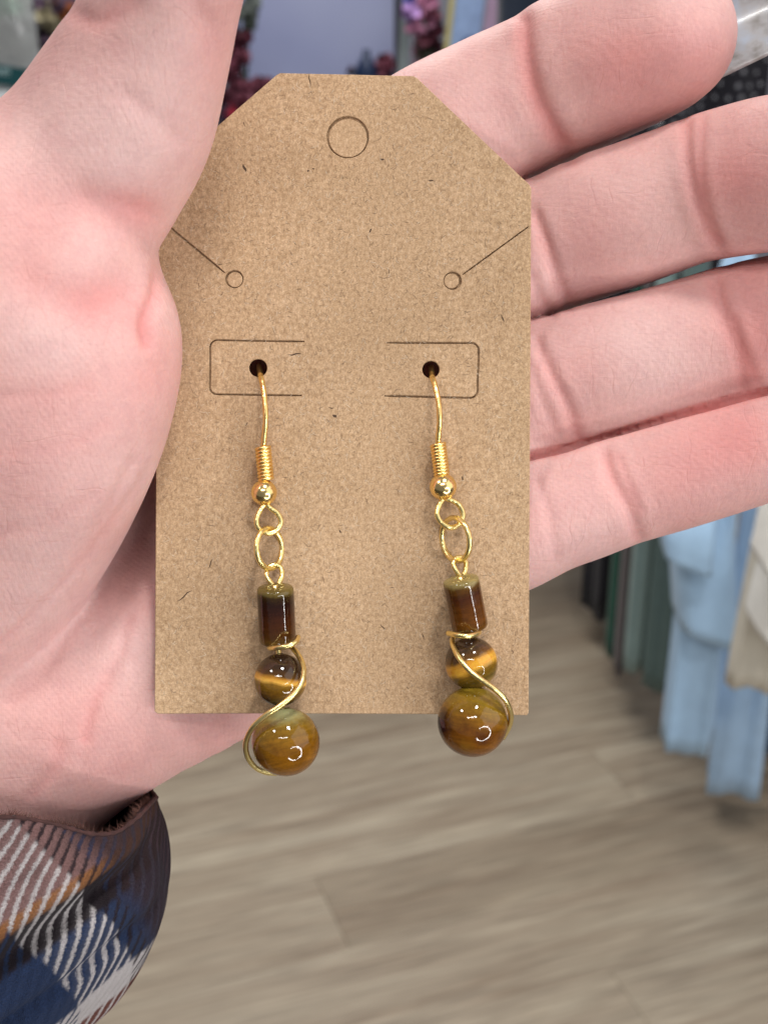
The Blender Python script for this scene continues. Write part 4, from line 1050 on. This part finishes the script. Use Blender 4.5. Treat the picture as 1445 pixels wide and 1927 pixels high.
bunch('dusky pink and crimson flowers low behind the card edge', 3.22, [(470, 170, 0, 1.0), (490, 165, 0, 1.0), (455, 190, 0, 1.1), (505, 160, 0, .9), (450, 205, 1, 1.1), (440, 215, 1, 1.0), (475, 195, 0, 1.0), (430, 235, 2, 1.2), (420, 225, 2, 1.2), (525, 165, 2, .8), (465, 215, 1, 1.0)], [MAR, RED, PUR])
bunch('deep red flowers at the foot of the navy ornament', 3.4, [(722, 118, 0, .9), (730, 125, 0, .9), (715, 132, 0, .8), (728, 145, 1, .8), (660, 140, 1, .6), (720, 150, 0, 1)], [MAR, PUR])
bunch('dried cream and orange flowers beside the clear pouch', 3.2, [(75, 20, 0, 1.0), (88, 35, 0, 1.1), (95, 15, 0, 1.0), (80, 55, 0, 1.0), (100, 50, 0, .8), (85, 75, 0, .9), (120, 18, 1, 1.1), (118, 40, 1, 1.0), (108, 5, 2, 1.0), (135, 5, 2, 1.2), (132, 30, 2, 1.1), (112, 65, 2, 1.1), (70, 90, 3, 1.0), (65, 60, 3, 1.2), (78, 105, 0, .8), (95, 88, 2, 1.0), (60, 20, 3, 1.2), (140, 50, 2, 1.1), (100, 120, 3, 1.1), (62, 120, 3, 1.1), (85, 140, 3, 1.1), (150, 20, 3, 1.2)], [CRM, ORG, PUR, PUR])

# clear plastic pouch with green contents and a teal lettered band
y = 2.95; x1 = x_at(54, 1.1, y); zt_, zl = 1.36, ST
po = empty('plastic_pouch', Matrix.Translation((x1 - 0.09, y, ST + 0.0))); tag(po, 'clear plastic pouch of green leaves with a teal lettered band', 'pouch')
V, Fc = [], []; nu, nv = 20, 26
for sgn in (-1, 1):
    k = len(V)
    for i in range(nu + 1):
        for j in range(nv + 1):
            u, v_ = i / nu, j / nv
            pil = (math.sin(math.pi * u) * math.sin(math.pi * min(1, v_ * 1.02 + 0.0))) ** 0.5 if 0 < u < 1 and 0 < v_ < 1 else 0
            V.append(((u - 0.5) * 0.2 + 0.02 * (1 - v_), sgn * (0.004 + 0.025 * pil) + 0.004 * math.sin(9 * u + 7 * v_) * pil, v_ * 0.5))
    for i in range(nu):
        for j in range(nv):
            a_ = k + i * (nv + 1) + j; qd = (a_, a_ + nv + 1, a_ + nv + 2, a_ + 1); Fc.append(qd if sgn < 0 else qd[::-1])
pm = Mat('glint_whitened_film'); pv = pm.coord('Object', (30, 30, 30))
pm.set(Base_Color=(0.93, 0.97, 0.98), Roughness=0.10, Transmission_Weight=0.55, IOR=1.3, Coat_Weight=1.0, Normal=pm.bump(pm.noise(pv, 2.2, 4, 0.6, 1.5), 1.0, 0.05))  # film whitened and made less clear to stand in for white glints
mesh_obj('film', V, Fc, pm.m, po)
parts = []; rg = random.Random(4)
for q_ in range(260):
    c = Vector((rg.uniform(-0.075, 0.075), rg.uniform(-0.012, 0.012), rg.uniform(0.27, 0.48))); d = Vector((rg.gauss(0, 1), rg.gauss(0, .5), rg.gauss(0, 1))).normalized(); sd = d.orthogonal().normalized()
    L = rg.uniform(0.012, 0.03); parts.append(([c - d * L, c + sd * L * .4, c + d * L, c - sd * L * .4], [(0, 1, 2, 3)]))
V, Fc = merge(parts); lo = mesh_obj('leaves', V, Fc, simple('green_leaf', (0.04, 0.34, 0.15), 0.5, 0.5), po, smooth=False); lo['kind'] = 'stuff'
zb0, zb1 = z_at(166, y) - ST, z_at(129, y) - ST
V, Fc = box_geo(-0.104, 0.108, -0.034, -0.032, zb0, zb1); V = [(v[0], v[1], v[2] - (v[0] - 0.1) * 0.18) for v in V]
band = mesh_obj('label_band', V, Fc, simple('teal_print', (0.004, 0.055, 0.065), 0.4), po, smooth=False)
V, Fc = box_geo(-0.104, 0.108, -0.0335, -0.0318, zb0 - 0.12, zb0 - 0.001); mesh_obj('white_label', V, Fc, simple('label_white', (0.62, 0.68, 0.72), 0.5), po, smooth=False)
tcu = bpy.data.curves.new('lettering', 'FONT'); tcu.body = 'bel'; tcu.size = 0.030; tcu.align_x = 'RIGHT'; tcu.extrude = 0.0004
to = bpy.data.objects.new('lettering', tcu); sc.collection.objects.link(to)
tme = bpy.data.meshes.new_from_object(to.evaluated_get(bpy.context.evaluated_depsgraph_get())); bpy.data.objects.remove(to)
tme.materials.append(simple('letter_pale', (0.28, 0.40, 0.42), 0.5)); to = bpy.data.objects.new('lettering', tme); to.rotation_euler = (math.pi / 2, 0, 0); to.location = (x_at(24, 1.1, y) - (x1 - 0.09), -0.0352, zb0 + 0.030); link(to, band)
